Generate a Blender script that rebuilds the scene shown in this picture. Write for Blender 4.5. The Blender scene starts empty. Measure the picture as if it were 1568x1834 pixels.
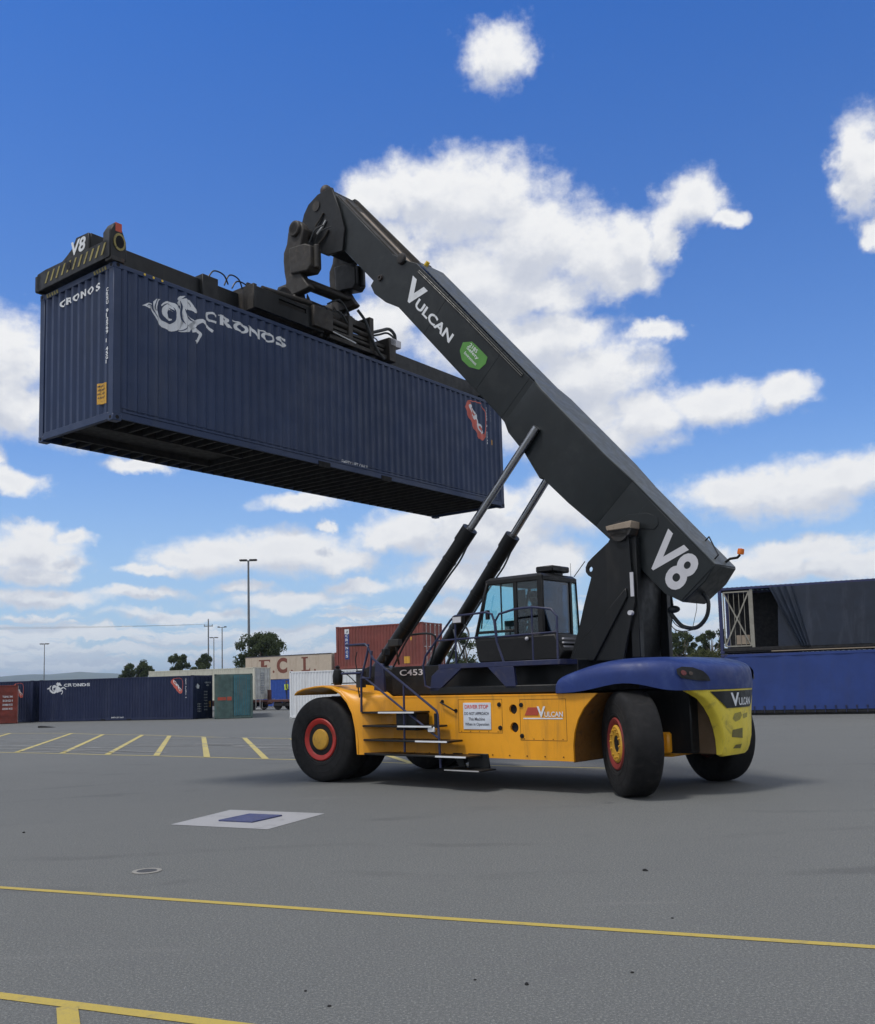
import bpy, bmesh, math, random
from mathutils import Matrix, Vector, noise
D = bpy.data
S = bpy.context.scene
COL = S.collection
R = math.radians

# ------------------------------------------------------------------ camera
F, PITCH, ROLL, CAMH = 1740.0, 0.0973, -0.0273, 1.7805
cp, sp, cr, sr = math.cos(PITCH), math.sin(PITCH), math.cos(ROLL), math.sin(ROLL)
fw = Vector((0, cp, sp)); up0 = Vector((0, -sp, cp)); rt0 = Vector((1, 0, 0))
rt = rt0 * cr + up0 * sr
upv = -rt0 * sr + up0 * cr
cam = D.objects.new('camera', D.cameras.new('camera'))
COL.objects.link(cam)
m = Matrix((rt, upv, -fw)).transposed().to_4x4()
m.translation = Vector((0, 0, CAMH))
cam.matrix_world = m
cam.data.sensor_fit = 'HORIZONTAL'
cam.data.sensor_width = 36
cam.data.lens = F / 1568 * 36
cam.data.shift_x = -22 / 1568
cam.data.shift_y = 140.3 / 1568
cam.data.clip_end = 30000
S.camera = cam
S.render.engine = 'CYCLES'
S.view_settings.view_transform = 'Standard'
S.view_settings.look = 'None'
S.view_settings.exposure = 0.0
S.view_settings.gamma = 1.0

# ------------------------------------------------------------------ world
SUN_EL, SUN_AZ = R(65), R(-122)        # azimuth measured from +Y towards +X
CLOUDS = [(0.071, 0.601, 0.046, 0.031), (0.429, 0.464, 0.028, 0.049), (0.42, 0.445, 0.025, 0.025), (0.433, 0.407, 0.014, 0.017), (0.032, 0.478, 0.102, 0.048), (-0.025, 0.494, 0.057, 0.032), (-0.064, 0.479, 0.048, 0.027), (0.102, 0.439, 0.089, 0.048), (0.16, 0.419, 0.071, 0.04), (0.041, 0.406, 0.113, 0.041), (0.201, 0.431, 0.035, 0.029), (-0.054, 0.429, 0.042, 0.038), (0.263, 0.456, 0.042, 0.03), (0.298, 0.438, 0.022, 0.011), (0.235, 0.427, 0.022, 0.032), (0.063, 0.341, 0.112, 0.042), (0.149, 0.309, 0.088, 0.044), (0.118, 0.27, 0.105, 0.045), (0.21, 0.264, 0.057, 0.033), (-0.061, 0.366, 0.047, 0.033), (0.282, 0.268, 0.054, 0.025), (0.341, 0.275, 0.038, 0.019), (0.219, 0.34, 0.032, 0.012), (0.336, 0.178, 0.11, 0.031), (0.397, 0.189, 0.059, 0.026), (0.283, 0.181, 0.05, 0.021), (0.358, 0.121, 0.081, 0.016), (0.316, 0.11, 0.077, 0.015), (0.402, 0.104, 0.064, 0.019), (-0.435, 0.315, 0.051, 0.049), (-0.424, 0.275, 0.059, 0.031), (-0.364, 0.251, 0.055, 0.019), (-0.311, 0.222, 0.036, 0.009), (-0.421, 0.202, 0.029, 0.016), (-0.447, 0.217, 0.021, 0.021), (-0.412, 0.138, 0.053, 0.025), (-0.383, 0.126, 0.03, 0.012), (-0.407, 0.115, 0.048, 0.011), (-0.18, 0.141, 0.108, 0.025), (-0.23, 0.141, 0.062, 0.022), (-0.112, 0.132, 0.052, 0.018), (-0.3, 0.12, 0.033, 0.007), (-0.126, 0.167, 0.013, 0.007), (-0.151, 0.192, 0.046, 0.012), (0.033, 0.158, 0.105, 0.043), (0.09, 0.122, 0.063, 0.029), (-0.031, 0.168, 0.044, 0.02), (0.121, 0.183, 0.052, 0.034),
          (-0.053, 0.439, 0.042, 0.032), (0.1, 0.387, 0.071, 0.025), (0.034, 0.375, 0.065, 0.028), (0.122, 0.349, 0.065, 0.028), (-0.089, 0.459, 0.03, 0.024), (0.194, 0.396, 0.041, 0.022), (-0.437, 0.284, 0.043, 0.031), (0.163, 0.242, 0.052, 0.02), (0.046, 0.186, 0.052, 0.026), (-0.06, 0.155, 0.046, 0.02), (-0.436, 0.13, 0.032, 0.021), (-0.274, 0.133, 0.039, 0.017),
          (-0.408, 0.157, 0.032, 0.012), (-0.373, 0.15, 0.024, 0.009), (-0.164, 0.09, 0.08, 0.012), (-0.311, 0.097, 0.061, 0.008), (-0.095, 0.104, 0.035, 0.01), (-0.397, 0.091, 0.069, 0.011), (-0.268, 0.075, 0.083, 0.008), (-0.377, 0.059, 0.059, 0.007), (-0.336, 0.042, 0.087, 0.005), (-0.164, 0.059, 0.062, 0.008), (-0.142, 0.039, 0.068, 0.007), (-0.407, 0.072, 0.048, 0.005), (0.372, 0.101, 0.065, 0.012), (0.003, 0.113, 0.058, 0.023), (-0.004, 0.081, 0.029, 0.011), (0.172, 0.177, 0.034, 0.025), (0.258, 0.119, 0.034, 0.014), (0.239, 0.07, 0.045, 0.014), (-0.214, 0.105, 0.034, 0.008)]
W = D.worlds.new('World')
S.world = W
W.use_nodes = True


class NT:
    """small helper to write node trees"""
    def __init__(s, t): s.t = t
    def n(s, typ, ins=None, **kw):
        nd = s.t.nodes.new(typ)
        for k, v in kw.items(): setattr(nd, k, v)
        for k, v in (ins or {}).items():
            if isinstance(v, bpy.types.NodeSocket): s.t.links.new(v, nd.inputs[k])
            else: nd.inputs[k].default_value = v
        return nd
    def math(s, op, a, b=0.0, c=0.0, clamp=False):
        return s.n('ShaderNodeMath', {0: a, 1: b, 2: c}, operation=op, use_clamp=clamp).outputs[0]
    def vmath(s, op, a, b=(0, 0, 0), c=(0, 0, 0)):
        nd = s.n('ShaderNodeVectorMath', {0: a, 1: b, 2: c}, operation=op)
        return nd.outputs['Value'] if op in ('LENGTH', 'DOT_PRODUCT') else nd.outputs['Vector']
    def noise(s, vec, scale, detail=4, rough=.55, out='Fac', lac=2.0, dist=0.0):
        return s.n('ShaderNodeTexNoise', {'Vector': vec, 'Scale': scale, 'Detail': detail, 'Roughness': rough, 'Lacunarity': lac, 'Distortion': dist}).outputs[out]
    def mix(s, f, a, b, blend='MIX'):
        nd = s.t.nodes.new('ShaderNodeMix'); nd.data_type = 'RGBA'; nd.blend_type = blend
        for i, v in ((0, f), (6, a), (7, b)):
            if isinstance(v, bpy.types.NodeSocket): s.t.links.new(v, nd.inputs[i])
            else: nd.inputs[i].default_value = (v if i == 0 else (*v, 1)[:4])
        return nd.outputs[2]
    def rng(s, v, a, b, c=0.0, d=1.0, typ='SMOOTHSTEP'):
        return s.n('ShaderNodeMapRange', {'Value': v, 'From Min': a, 'From Max': b, 'To Min': c, 'To Max': d}, interpolation_type=typ).outputs[0]


def cloud_group():
    g = D.node_groups.new('cloud_field', 'ShaderNodeTree')
    g.interface.new_socket('P', in_out='INPUT', socket_type='NodeSocketVector')
    g.interface.new_socket('Field', in_out='OUTPUT', socket_type='NodeSocketFloat')
    t = NT(g)
    i = g.nodes.new('NodeGroupInput'); o = g.nodes.new('NodeGroupOutput')
    P = i.outputs[0]
    warp = t.noise(P, 20, 7, .62, 'Color')
    warp = t.vmath('MULTIPLY_ADD', warp, (.062, .040, 0), (-.031, -.020, 0))
    Pw = t.vmath('ADD', P, warp)
    cur = None
    for (a, e, rx, ry) in CLOUDS:
        rx *= 1.13; ry *= 1.13
        q = t.vmath('MULTIPLY_ADD', Pw, (1 / rx, 1 / ry, 0), (-a / rx, -e / ry, 0))
        L = t.vmath('LENGTH', q)
        cur = L if cur is None else t.math('SMOOTH_MIN', cur, L, .25)
    field = t.math('MULTIPLY', t.math('SUBTRACT', 1.04, cur), 1.5)
    # far cloud streets low over the horizon
    sep = t.n('ShaderNodeSeparateXYZ', {0: Pw}).outputs
    st = t.n('ShaderNodeCombineXYZ', {0: t.math('MULTIPLY', sep[0], 6.0), 1: t.math('MULTIPLY', sep[1], 52.0), 2: 3.3}).outputs[0]
    ban = t.noise(st, 1.6, 6, .6)
    low = t.rng(sep[1], .125, .045)
    band = t.math('SUBTRACT', t.math('MULTIPLY', t.math('SUBTRACT', ban, .405), t.math('MULTIPLY', low, 6.5)), t.math('MULTIPLY', t.math('SUBTRACT', 1.0, low), .8))
    # unseen clouds outside the view, cover raised to whiten and brighten the ambient light
    out = t.math('MAXIMUM', t.rng(t.math('ABSOLUTE', sep[0]), .52, .75), t.rng(sep[1], .68, .85))
    gen = t.math('SUBTRACT', t.math('MULTIPLY', t.math('SUBTRACT', t.noise(P, 2.2, 5, .55), .33), t.math('MULTIPLY', out, 7.0)), t.math('MULTIPLY', t.math('SUBTRACT', 1.0, out), .8))
    f = t.math('MAXIMUM', t.math('MAXIMUM', field, band), gen)
    d1 = t.noise(t.vmath('MULTIPLY', P, (1, 1.35, 1)), 26, 9, .62)
    f = t.math('ADD', f, t.math('MULTIPLY', t.math('SUBTRACT', d1, .5), 1.5))
    g.links.new(f, o.inputs[0])
    return g


def build_world():
    t = NT(W.node_tree); W.node_tree.nodes.clear()
    tc = t.n('ShaderNodeTexCoord').outputs['Generated']
    dn = t.vmath('NORMALIZE', tc)
    s = t.n('ShaderNodeSeparateXYZ', {0: dn}).outputs
    az = t.math('ARCTAN2', s[0], s[1])
    el = t.math('ARCSINE', s[2])
    P = t.n('ShaderNodeCombineXYZ', {0: az, 1: el}).outputs[0]
    G = cloud_group()
    def ev(p):
        nd = W.node_tree.nodes.new('ShaderNodeGroup'); nd.node_tree = G
        W.node_tree.links.new(p, nd.inputs[0]); return nd.outputs[0]
    f0 = ev(P)
    f1 = ev(t.vmath('ADD', P, (.004, .026, 0)))
    dens = t.rng(f0, .0, .95)
    dens = t.math('MULTIPLY', dens, t.rng(el, -.01, .12, .62, 1.0))
    lit = t.rng(t.math('SUBTRACT', f0, f1), -.50, .75)
    thick = t.rng(f0, .45, 1.5)
    fine = t.noise(P, 60, 5, .6)
    lit2 = t.math('ADD', t.math('MULTIPLY', lit, .9), t.math('MULTIPLY', t.math('SUBTRACT', 1.0, thick), .38))
    lit2 = t.math('ADD', lit2, t.math('MULTIPLY', t.math('SUBTRACT', fine, .5), .3), clamp=True)
    cc = t.mix(lit2, (5.6, 6.0, 7.0), (9.1, 9.15, 9.25))
    sky = t.n('ShaderNodeTexSky', sky_type='NISHITA', sun_disc=False, sun_elevation=SUN_EL, sun_rotation=SUN_AZ,
              altitude=0, air_density=1.0, dust_density=.6, ozone_density=2.6)
    sc = t.mix(1.0, sky.outputs[0], t.mix(t.rng(el, .02, .66, 0, 1, 'LINEAR'), (1.08, 1.27, 1.54), (.33, .87, 1.70)), 'MULTIPLY')
    hz = t.rng(el, .28, -.02, 0, .6)
    sc = t.mix(hz, sc, (4.6, 6.5, 8.8))
    c = t.mix(dens, sc, cc)
    bg = t.n('ShaderNodeBackground', {'Color': c, 'Strength': .1})
    out = t.n('ShaderNodeOutputWorld', {'Surface': bg.outputs[0]})
build_world()

sl = D.lights.new('sun', 'SUN'); sl.energy = 2.1; sl.angle = R(10); sl.color = (1, .96, .9)
so = D.objects.new('sun', sl); COL.objects.link(so)
sdir = Vector((math.sin(SUN_AZ) * math.cos(SUN_EL), math.cos(SUN_AZ) * math.cos(SUN_EL), math.sin(SUN_EL)))
so.rotation_euler = sdir.to_track_quat('Z', 'Y').to_euler()
so.location = (0, 0, 60)

# ------------------------------------------------------------------ materials
MATS = {}
def mat(name, col, rough=.5, metal=0.0, var=.12, scale=3.0, dirt=None, dirt_amt=.3, dirt_scale=1.2, streak=False, bump=0.0, bscale=40, spec=.5, coat=0.0):
    if name in MATS: return MATS[name]
    M = D.materials.new(name); M.use_nodes = True
    t = NT(M.node_tree); M.node_tree.nodes.clear()
    co = t.n('ShaderNodeTexCoord').outputs['Object']
    n1 = t.noise(co, scale, 6, .6)
    dark = tuple(c * (1 - var) for c in col); lite = tuple(min(1, c * (1 + var)) for c in col)
    c = t.mix(t.rng(n1, .3, .7), dark, lite)
    if dirt:
        v = co
        if streak: v = t.vmath('MULTIPLY', co, (1, 1, .16))
        n2 = t.noise(v, dirt_scale * 3, 8, .68, dist=.6)
        c = t.mix(t.rng(n2, .5, .74, 0, dirt_amt), c, dirt)
    r = t.rng(t.noise(co, scale * 2.3, 4, .6), .3, .7, max(.02, rough - .09), min(1, rough + .12))
    p = t.n('ShaderNodeBsdfPrincipled', {'Base Color': c, 'Roughness': r, 'Metallic': metal, 'Specular IOR Level': spec, 'Coat Weight': coat})
    if bump:
        b = t.n('ShaderNodeBump', {'Height': t.noise(co, bscale, 4, .6), 'Strength': bump, 'Distance': .01})
        M.node_tree.links.new(b.outputs[0], p.inputs['Normal'])
    t.n('ShaderNodeOutputMaterial', {'Surface': p.outputs[0]})
    MATS[name] = M
    return M

dust = (.16, .13, .10)
rust = (.12, .045, .02)
m_black = mat('black_paint', (.0085, .0095, .0105), .42, spec=.32, dirt=(.05, .045, .04), dirt_amt=.25, streak=True)
m_boom = mat('boom_black_paint', (.0105, .0140, .0155), .38, dirt=(.045, .047, .045), dirt_amt=.3, dirt_scale=.7, spec=.38)
m_top = mat('boom_top_sheen', (.075, .085, .088), .5, var=.15, dirt=(.13, .13, .12), dirt_amt=.5, dirt_scale=.7)  # base grey carries the sky's sheen on the black top; noise adds dust
m_dark = mat('dark_steel', (.020, .019, .018), .6, dirt=rust, dirt_amt=.5, bump=.3)
m_grease = mat('greasy_steel', (.026, .022, .018), .62, dirt=(.09, .07, .05), dirt_amt=.6, dirt_scale=2, bump=.4)
m_chrome = mat('chrome_rod', (.42, .43, .45), .25, metal=1.0, var=.05)
m_yel = mat('amber_yellow_paint', (.82, .35, .010), .42, var=.07, scale=1.5, dirt=(.20, .11, .035), dirt_amt=.5, dirt_scale=1.1, streak=True)
m_lem = mat('lemon_yellow_paint', (.76, .60, .055), .48, var=.06, dirt=(.12, .10, .05), dirt_amt=.5, dirt_scale=1.4)
m_blue = mat('blue_hood_paint', (.007, .027, .15), .52, var=.10, dirt=(.14, .20, .36), dirt_amt=.22, dirt_scale=.9)
m_navy = mat('navy_rail_paint', (.014, .020, .068), .45, dirt=dust, dirt_amt=.3)
m_tyre = mat('tyre_rubber', (.011, .011, .012), .75, var=.2, spec=.3, dirt=(.055, .050, .045), dirt_amt=.35, dirt_scale=1.5, bump=.25, bscale=30)
m_red = mat('red_rim_paint', (.42, .022, .015), .45, dirt=(.10, .03, .02), dirt_amt=.5)
m_hub = mat('hub_yellow_paint', (.55, .30, .03), .5, dirt=(.20, .12, .05), dirt_amt=.5, dirt_scale=3)
m_white = mat('white_lettering', (.72, .74, .76), .5, var=.06, dirt=(.35, .36, .38), dirt_amt=.35, dirt_scale=3)
m_silver = mat('silver_lettering', (.55, .55, .58), .5, var=.06)
m_redtx = mat('red_lettering', (.60, .05, .03), .5)
m_blktx = mat('black_lettering', (.03, .03, .05), .5)
m_green = mat('green_sticker', (.09, .27, .05), .5)
m_alu = mat('bare_metal', (.55, .55, .54), .4, metal=.6)
m_yelstripe = mat('worn_yellow_stripe', (.30, .25, .08), .6, dirt=(.02, .02, .018), dirt_amt=.95, dirt_scale=5)
m_beige = mat('worn_pad', (.30, .24, .18), .7, dirt=(.10, .08, .06), dirt_amt=.7, dirt_scale=4)
m_orange = mat('orange_lens', (.75, .18, .02), .2)
m_ylens = mat('yellow_lens', (.75, .5, .03), .3)
m_hose = mat('rubber_hose', (.018, .022, .024), .45)
m_blackhole = mat('black_void', (.006, .006, .007), .9)
m_navyc = mat('navy_container_paint', (.018, .036, .092), .47, var=.08, scale=.8, spec=.4, dirt=(.045, .060, .10), dirt_amt=.45, dirt_scale=.6, streak=True)
m_navyb = mat('navy_container_paint_far', (.013, .021, .062), .55, spec=.35, var=.08, scale=.5, dirt=(.06, .07, .12), dirt_amt=.35, dirt_scale=.5, streak=True)
m_under = mat('underframe_black', (.012, .012, .014), .8, dirt=(.05, .045, .04), dirt_amt=.5)
m_orlabel = mat('orange_label', (.62, .34, .04), .6, dirt=(.12, .06, .02), dirt_amt=.8, dirt_scale=6)
m_cpc = mat('salmon_logo', (.55, .12, .09), .5)

def glass_mat(name, tint, mixf=.18):
    M = D.materials.new(name); M.use_nodes = True
    t = NT(M.node_tree); M.node_tree.nodes.clear()
    fr = t.n('ShaderNodeFresnel', {'IOR': 1.5}).outputs[0]
    mixf *= .25; tr = t.n('ShaderNodeBsdfTransparent', {'Color': (*tint, 1)}).outputs[0]
    gl = t.n('ShaderNodeBsdfGlossy', {'Roughness': .02, 'Color': (1, 1, 1, 1)}).outputs[0]
    mx = t.n('ShaderNodeMixShader', {0: t.math('ADD', t.math('MULTIPLY', fr, .65), mixf * .3, clamp=True), 1: tr, 2: gl})
    t.n('ShaderNodeOutputMaterial', {'Surface': mx.outputs[0]})
    return M
m_glass = glass_mat('tinted_cab_glass', (.70, .88, .90))
m_glassd = glass_mat('dark_cab_glass', (.42, .50, .52), .3)
m_glassb = glass_mat('blue_grey_cab_glass', (.22, .30, .40), .4)

def asphalt():
    M = D.materials.new('asphalt'); M.use_nodes = True
    t = NT(M.node_tree); M.node_tree.nodes.clear()
    co = t.n('ShaderNodeTexCoord').outputs['Object']
    big = t.noise(co, .09, 5, .6); mid = t.noise(co, .9, 6, .65)
    fine = t.noise(co, 95, 3, .75); fine2 = t.noise(co, 260, 2, .8)
    c = t.mix(t.rng(big, .3, .7), (.128, .134, .135), (.156, .161, .158))
    c = t.mix(t.rng(mid, .35, .72, 0, .4), c, (.125, .131, .131))
    sx = t.vmath('MULTIPLY', co, (.12, .75, 1))
    c = t.mix(t.rng(t.noise(sx, 1.3, 6, .7), .60, .76, 0, .45), c, (.26, .255, .25))
    c = t.mix(t.rng(t.noise(t.vmath('ADD', co, (31, 7, 0)), .55, 7, .7), .62, .75, 0, .5), c, (.105, .105, .107))
    c = t.mix(t.rng(fine, .46, .60, 0, .6), c, (.075, .079, .078))
    c = t.mix(t.rng(t.noise(co, 48, 3, .75), .44, .58, 0, .60), c, (.085, .090, .091))
    c = t.mix(t.rng(t.noise(t.vmath('ADD', co, (5, 9, 2)), 56, 3, .75), .52, .64, 0, .60), c, (.29, .295, .28))
    c = t.mix(t.rng(t.noise(t.vmath('ADD', co, (15, 3, 2)), 3.2, 6, .7), .50, .72, 0, .35), c, (.115, .116, .12))
    c = t.mix(t.rng(fine2, .56, .68, 0, .55), c, (.36, .35, .33))
    # tyre scrub arcs and oil spots
    wv = t.vmath('ADD', co, t.vmath('MULTIPLY', t.noise(co, .12, 2, .5, 'Color'), (9, 9, 0)))
    ring = t.n('ShaderNodeTexWave', {'Vector': wv, 'Scale': .11, 'Distortion': 2.5, 'Detail': 3.0}, wave_type='RINGS').outputs['Fac']
    c = t.mix(t.math('MULTIPLY', t.rng(ring, .93, 1.0), t.rng(t.noise(co, .35, 5, .7), .45, .65, 0, .45)), c, (.085, .087, .088))
    c = t.mix(t.math('MULTIPLY', t.rng(t.noise(t.vmath('ADD', co, (61, 17, 0)), .8, 6, .75), .64, .72, 0, .55), t.rng(t.noise(co, .1, 2), .45, .6)), c, (.06, .06, .062))
    c = t.mix(t.rng(t.noise(t.vmath('MULTIPLY', t.vmath('ADD', co, (3, 44, 0)), (.5, 1.6, 1)), .9, 6, .75), .66, .76, 0, .5), c, (.33, .33, .32))
    v = t.n('ShaderNodeTexVoronoi', {'Vector': co, 'Scale': 140}).outputs[0]
    b = t.n('ShaderNodeBump', {'Height': v, 'Strength': .5, 'Distance': .006})
    p = t.n('ShaderNodeBsdfPrincipled', {'Base Color': c, 'Roughness': .9, 'Specular IOR Level': .25, 'Normal': b.outputs[0]})
    t.n('ShaderNodeOutputMaterial', {'Surface': p.outputs[0]})
    return M
def paintmat(name, col, wear=.5, sc=6):
    M = D.materials.new(name); M.use_nodes = True
    t = NT(M.node_tree); M.node_tree.nodes.clear()
    co = t.n('ShaderNodeTexCoord').outputs['Object']
    n = t.noise(co, sc, 8, .75); n2 = t.noise(co, 90, 3, .8)
    f = t.math('ADD', t.rng(n, .5, .72, 0, wear), t.rng(n2, .5, .7, 0, wear * .6), clamp=True)
    c = t.mix(f, col, (.13, .13, .13))
    p = t.n('ShaderNodeBsdfPrincipled', {'Base Color': c, 'Roughness': .75, 'Specular IOR Level': .3})
    t.n('ShaderNodeOutputMaterial', {'Surface': p.outputs[0]})
    return M

# ------------------------------------------------------------------ helpers
class MB:
    def __init__(s): s.bm = bmesh.new()
    def box(s, x0, x1, y0, y1, z0, z1, M=None):
        vs = [s.bm.verts.new(M @ Vector(p) if M else p) for p in
              [(x0, y0, z0), (x1, y0, z0), (x1, y1, z0), (x0, y1, z0), (x0, y0, z1), (x1, y0, z1), (x1, y1, z1), (x0, y1, z1)]]
        for f in ((0, 3, 2, 1), (4, 5, 6, 7), (0, 1, 5, 4), (1, 2, 6, 5), (2, 3, 7, 6), (3, 0, 4, 7)):
            s.bm.faces.new([vs[i] for i in f])
        return s
    def prism(s, poly, y0, y1, ax='y', holes=()):
        """polygon in (x,z) extruded along y (ax='y'), or in (y,z) along x (ax='x'), or (x,y) along z"""
        def P(a, b, c): return {'y': (a, c, b), 'x': (c, a, b), 'z': (a, b, c)}[ax]
        n0 = len(s.bm.faces)
        if not holes:
            a = [s.bm.verts.new(P(*p, y0)) for p in poly]; b = [s.bm.verts.new(P(*p, y1)) for p in poly]
            s.bm.faces.new(a); s.bm.faces.new(b[::-1])
            for i in range(len(a)):
                j = (i + 1) % len(a); s.bm.faces.new((a[i], b[i], b[j], a[j]))
        else:
            loops = [list(poly)] + [list(h) for h in holes]
            A = []
            for yy in (y0, y1):
                es = []; L = []
                for lp in loops:
                    v = [s.bm.verts.new(P(*p, yy)) for p in lp]; L.append(v)
                    es += [s.bm.edges.new((v[i], v[(i + 1) % len(v)])) for i in range(len(v))]
                bmesh.ops.triangle_fill(s.bm, use_beauty=True, edges=es)
                A.append(L)
            for l0, l1 in zip(*A):
                for i in range(len(l0)):
                    j = (i + 1) % len(l0); s.bm.faces.new((l0[i], l1[i], l1[j], l0[j]))
        return s
    def cyl(s, p, q, r0, r1=None, n=20, cap=True):
        p, q = Vector(p), Vector(q); r1 = r0 if r1 is None else r1
        d = (q - p).normalized(); a = d.orthogonal().normalized(); b = d.cross(a)
        A = []; B = []
        for i in range(n):
            w = a * math.cos(2 * math.pi * i / n) + b * math.sin(2 * math.pi * i / n)
            A.append(s.bm.verts.new(p + w * r0)); B.append(s.bm.verts.new(q + w * r1))
        for i in range(n):
            j = (i + 1) % n; s.bm.faces.new((A[i], A[j], B[j], B[i]))
        if cap: s.bm.faces.new(A[::-1]); s.bm.faces.new(B)
        return s
    def tube(s, pts, r, n=8, smooth_pts=0):
        pts = [Vector(p) for p in pts]
        if smooth_pts:
            q = []
            for i in range(len(pts) - 1):
                p0 = pts[max(0, i - 1)]; p1 = pts[i]; p2 = pts[i + 1]; p3 = pts[min(len(pts) - 1, i + 2)]
                for k in range(smooth_pts):
                    u = k / smooth_pts
                    q.append(.5 * ((2 * p1) + (p2 - p0) * u + (2 * p0 - 5 * p1 + 4 * p2 - p3) * u * u + (3 * p1 - p0 - 3 * p2 + p3) * u ** 3))
            q.append(pts[-1]); pts = q
        rings = []; a = None
        for i, p in enumerate(pts):
            d = (pts[min(i + 1, len(pts) - 1)] - pts[max(i - 1, 0)]).normalized()
            if a is None: a = d.orthogonal().normalized()
            else:
                a = (a - d * a.dot(d))
                a = a.normalized() if a.length > 1e-5 else d.orthogonal().normalized()
            b = d.cross(a)
            rr = r[i] if isinstance(r, (list, tuple)) else r
            rings.append([s.bm.verts.new(p + (a * math.cos(2 * math.pi * k / n) + b * math.sin(2 * math.pi * k / n)) * rr) for k in range(n)])
        for A, B in zip(rings, rings[1:]):
            for k in range(n):
                j = (k + 1) % n; s.bm.faces.new((A[k], A[j], B[j], B[k]))
        s.bm.faces.new(rings[0][::-1]); s.bm.faces.new(rings[-1])
        return s
    def lathe(s, prof, c, axis, n=48, cap=True):
        """profile [(r, h)] about axis through c"""
        c = Vector(c); d = Vector(axis).normalized(); a = d.orthogonal().normalized(); b = d.cross(a)
        rings = []
        for (r, h) in prof:
            rings.append([s.bm.verts.new(c + d * h + (a * math.cos(2 * math.pi * k / n) + b * math.sin(2 * math.pi * k / n)) * max(r, 1e-4)) for k in range(n)])
        for A, B in zip(rings, rings[1:]):
            for k in range(n):
                j = (k + 1) % n; s.bm.faces.new((A[k], A[j], B[j], B[k]))
        if cap: s.bm.faces.new(rings[0][::-1]); s.bm.faces.new(rings[-1])
        return s
    def sphere(s, c, r, sx=1, sy=1, sz=1, n=12):
        bmesh.ops.create_uvsphere(s.bm, u_segments=n, v_segments=max(6, n // 2 + 2), radius=r, matrix=Matrix.Translation(c) @ Matrix.Diagonal((sx, sy, sz, 1)))
        return s
    def stroke(s, pts, ws, fn):
        """flat tapered ribbon; fn maps (x,z)->3D"""
        P = [Vector(p) for p in pts]; Q = []; Wd = []
        for i in range(len(P) - 1):
            p0 = P[max(0, i - 1)]; p1 = P[i]; p2 = P[i + 1]; p3 = P[min(len(P) - 1, i + 2)]
            for k in range(4):
                u = k / 4
                Q.append(.5 * ((2 * p1) + (p2 - p0) * u + (2 * p0 - 5 * p1 + 4 * p2 - p3) * u * u + (3 * p1 - p0 - 3 * p2 + p3) * u ** 3))
                Wd.append(ws[i] * (1 - u) + ws[i + 1] * u)
        Q.append(P[-1]); Wd.append(ws[-1])
        last = None
        for i, p in enumerate(Q):
            d = (Q[min(i + 1, len(Q) - 1)] - Q[max(i - 1, 0)]).normalized(); nrm = Vector((-d.y, d.x))
            a = s.bm.verts.new((*(p + nrm * Wd[i] / 2), 0)); b = s.bm.verts.new((*(p - nrm * Wd[i] / 2), 0))
            if last: s.bm.faces.new((last[0], a, b, last[1]))
            last = (a, b)
        return s
    def add(s, bm2, M=None, fn=None):
        mp = {}
        for v in bm2.verts:
            co = fn(v.co) if fn else (M @ v.co if M else v.co)
            mp[v] = s.bm.verts.new(co)
        for f in bm2.faces:
            try: s.bm.faces.new([mp[v] for v in f.verts])
            except ValueError: pass
        bm2.free()
        return s
    def split(s, name, mt, parent=None, **kw):
        """one object for every separate piece"""
        bm = s.bm; seen = set(); first = None
        for v0 in list(bm.verts):
            if v0 in seen: continue
            comp = []; st_ = [v0]; seen.add(v0)
            while st_:
                v = st_.pop(); comp.append(v)
                for e_ in v.link_edges:
                    w_ = e_.other_vert(v)
                    if w_ not in seen: seen.add(w_); st_.append(w_)
            q = MB(); mp = {v: q.bm.verts.new(v.co) for v in comp}
            for f in {f for v in comp for f in v.link_faces}: q.bm.faces.new([mp[v] for v in f.verts])
            o = q.build(name, mt, parent, **kw); first = first or o
        bm.free(); return first
    def build(s, name, mt, parent=None, smooth=True, bevel=0.0, X=None, angle=32, recalc=True, segs=1):
        if recalc: bmesh.ops.recalc_face_normals(s.bm, faces=s.bm.faces[:])
        if X is not None: s.bm.transform(X)
        me = D.meshes.new(name); s.bm.to_mesh(me); s.bm.free()
        if mt: me.materials.append(mt)
        if smooth:
            for p in me.polygons: p.use_smooth = True
            me.set_sharp_from_angle(angle=R(angle))
        o = D.objects.new(name, me); COL.objects.link(o)
        if parent: o.parent = parent
        if bevel:
            b = o.modifiers.new('bevel', 'BEVEL'); b.width = bevel; b.segments = segs; b.limit_method = 'ANGLE'; b.angle_limit = R(40)
        return o

def tag(o, label=None, cat=None, group=None, kind=None):
    for k, v in (('label', label), ('category', cat), ('group', group), ('kind', kind)):
        if v: o[k] = v
    return o
def empty(name, loc=(0, 0, 0), rz=0.0):
    e = D.objects.new(name, None); COL.objects.link(e)
    e.location = loc; e.rotation_euler = (0, 0, rz); e.empty_display_size = .3
    return e
def circle(cx, cz, r, n=20, a0=0): return [(cx + r * math.cos(a0 + 2 * math.pi * i / n), cz + r * math.sin(a0 + 2 * math.pi * i / n)) for i in range(n)]

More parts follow.
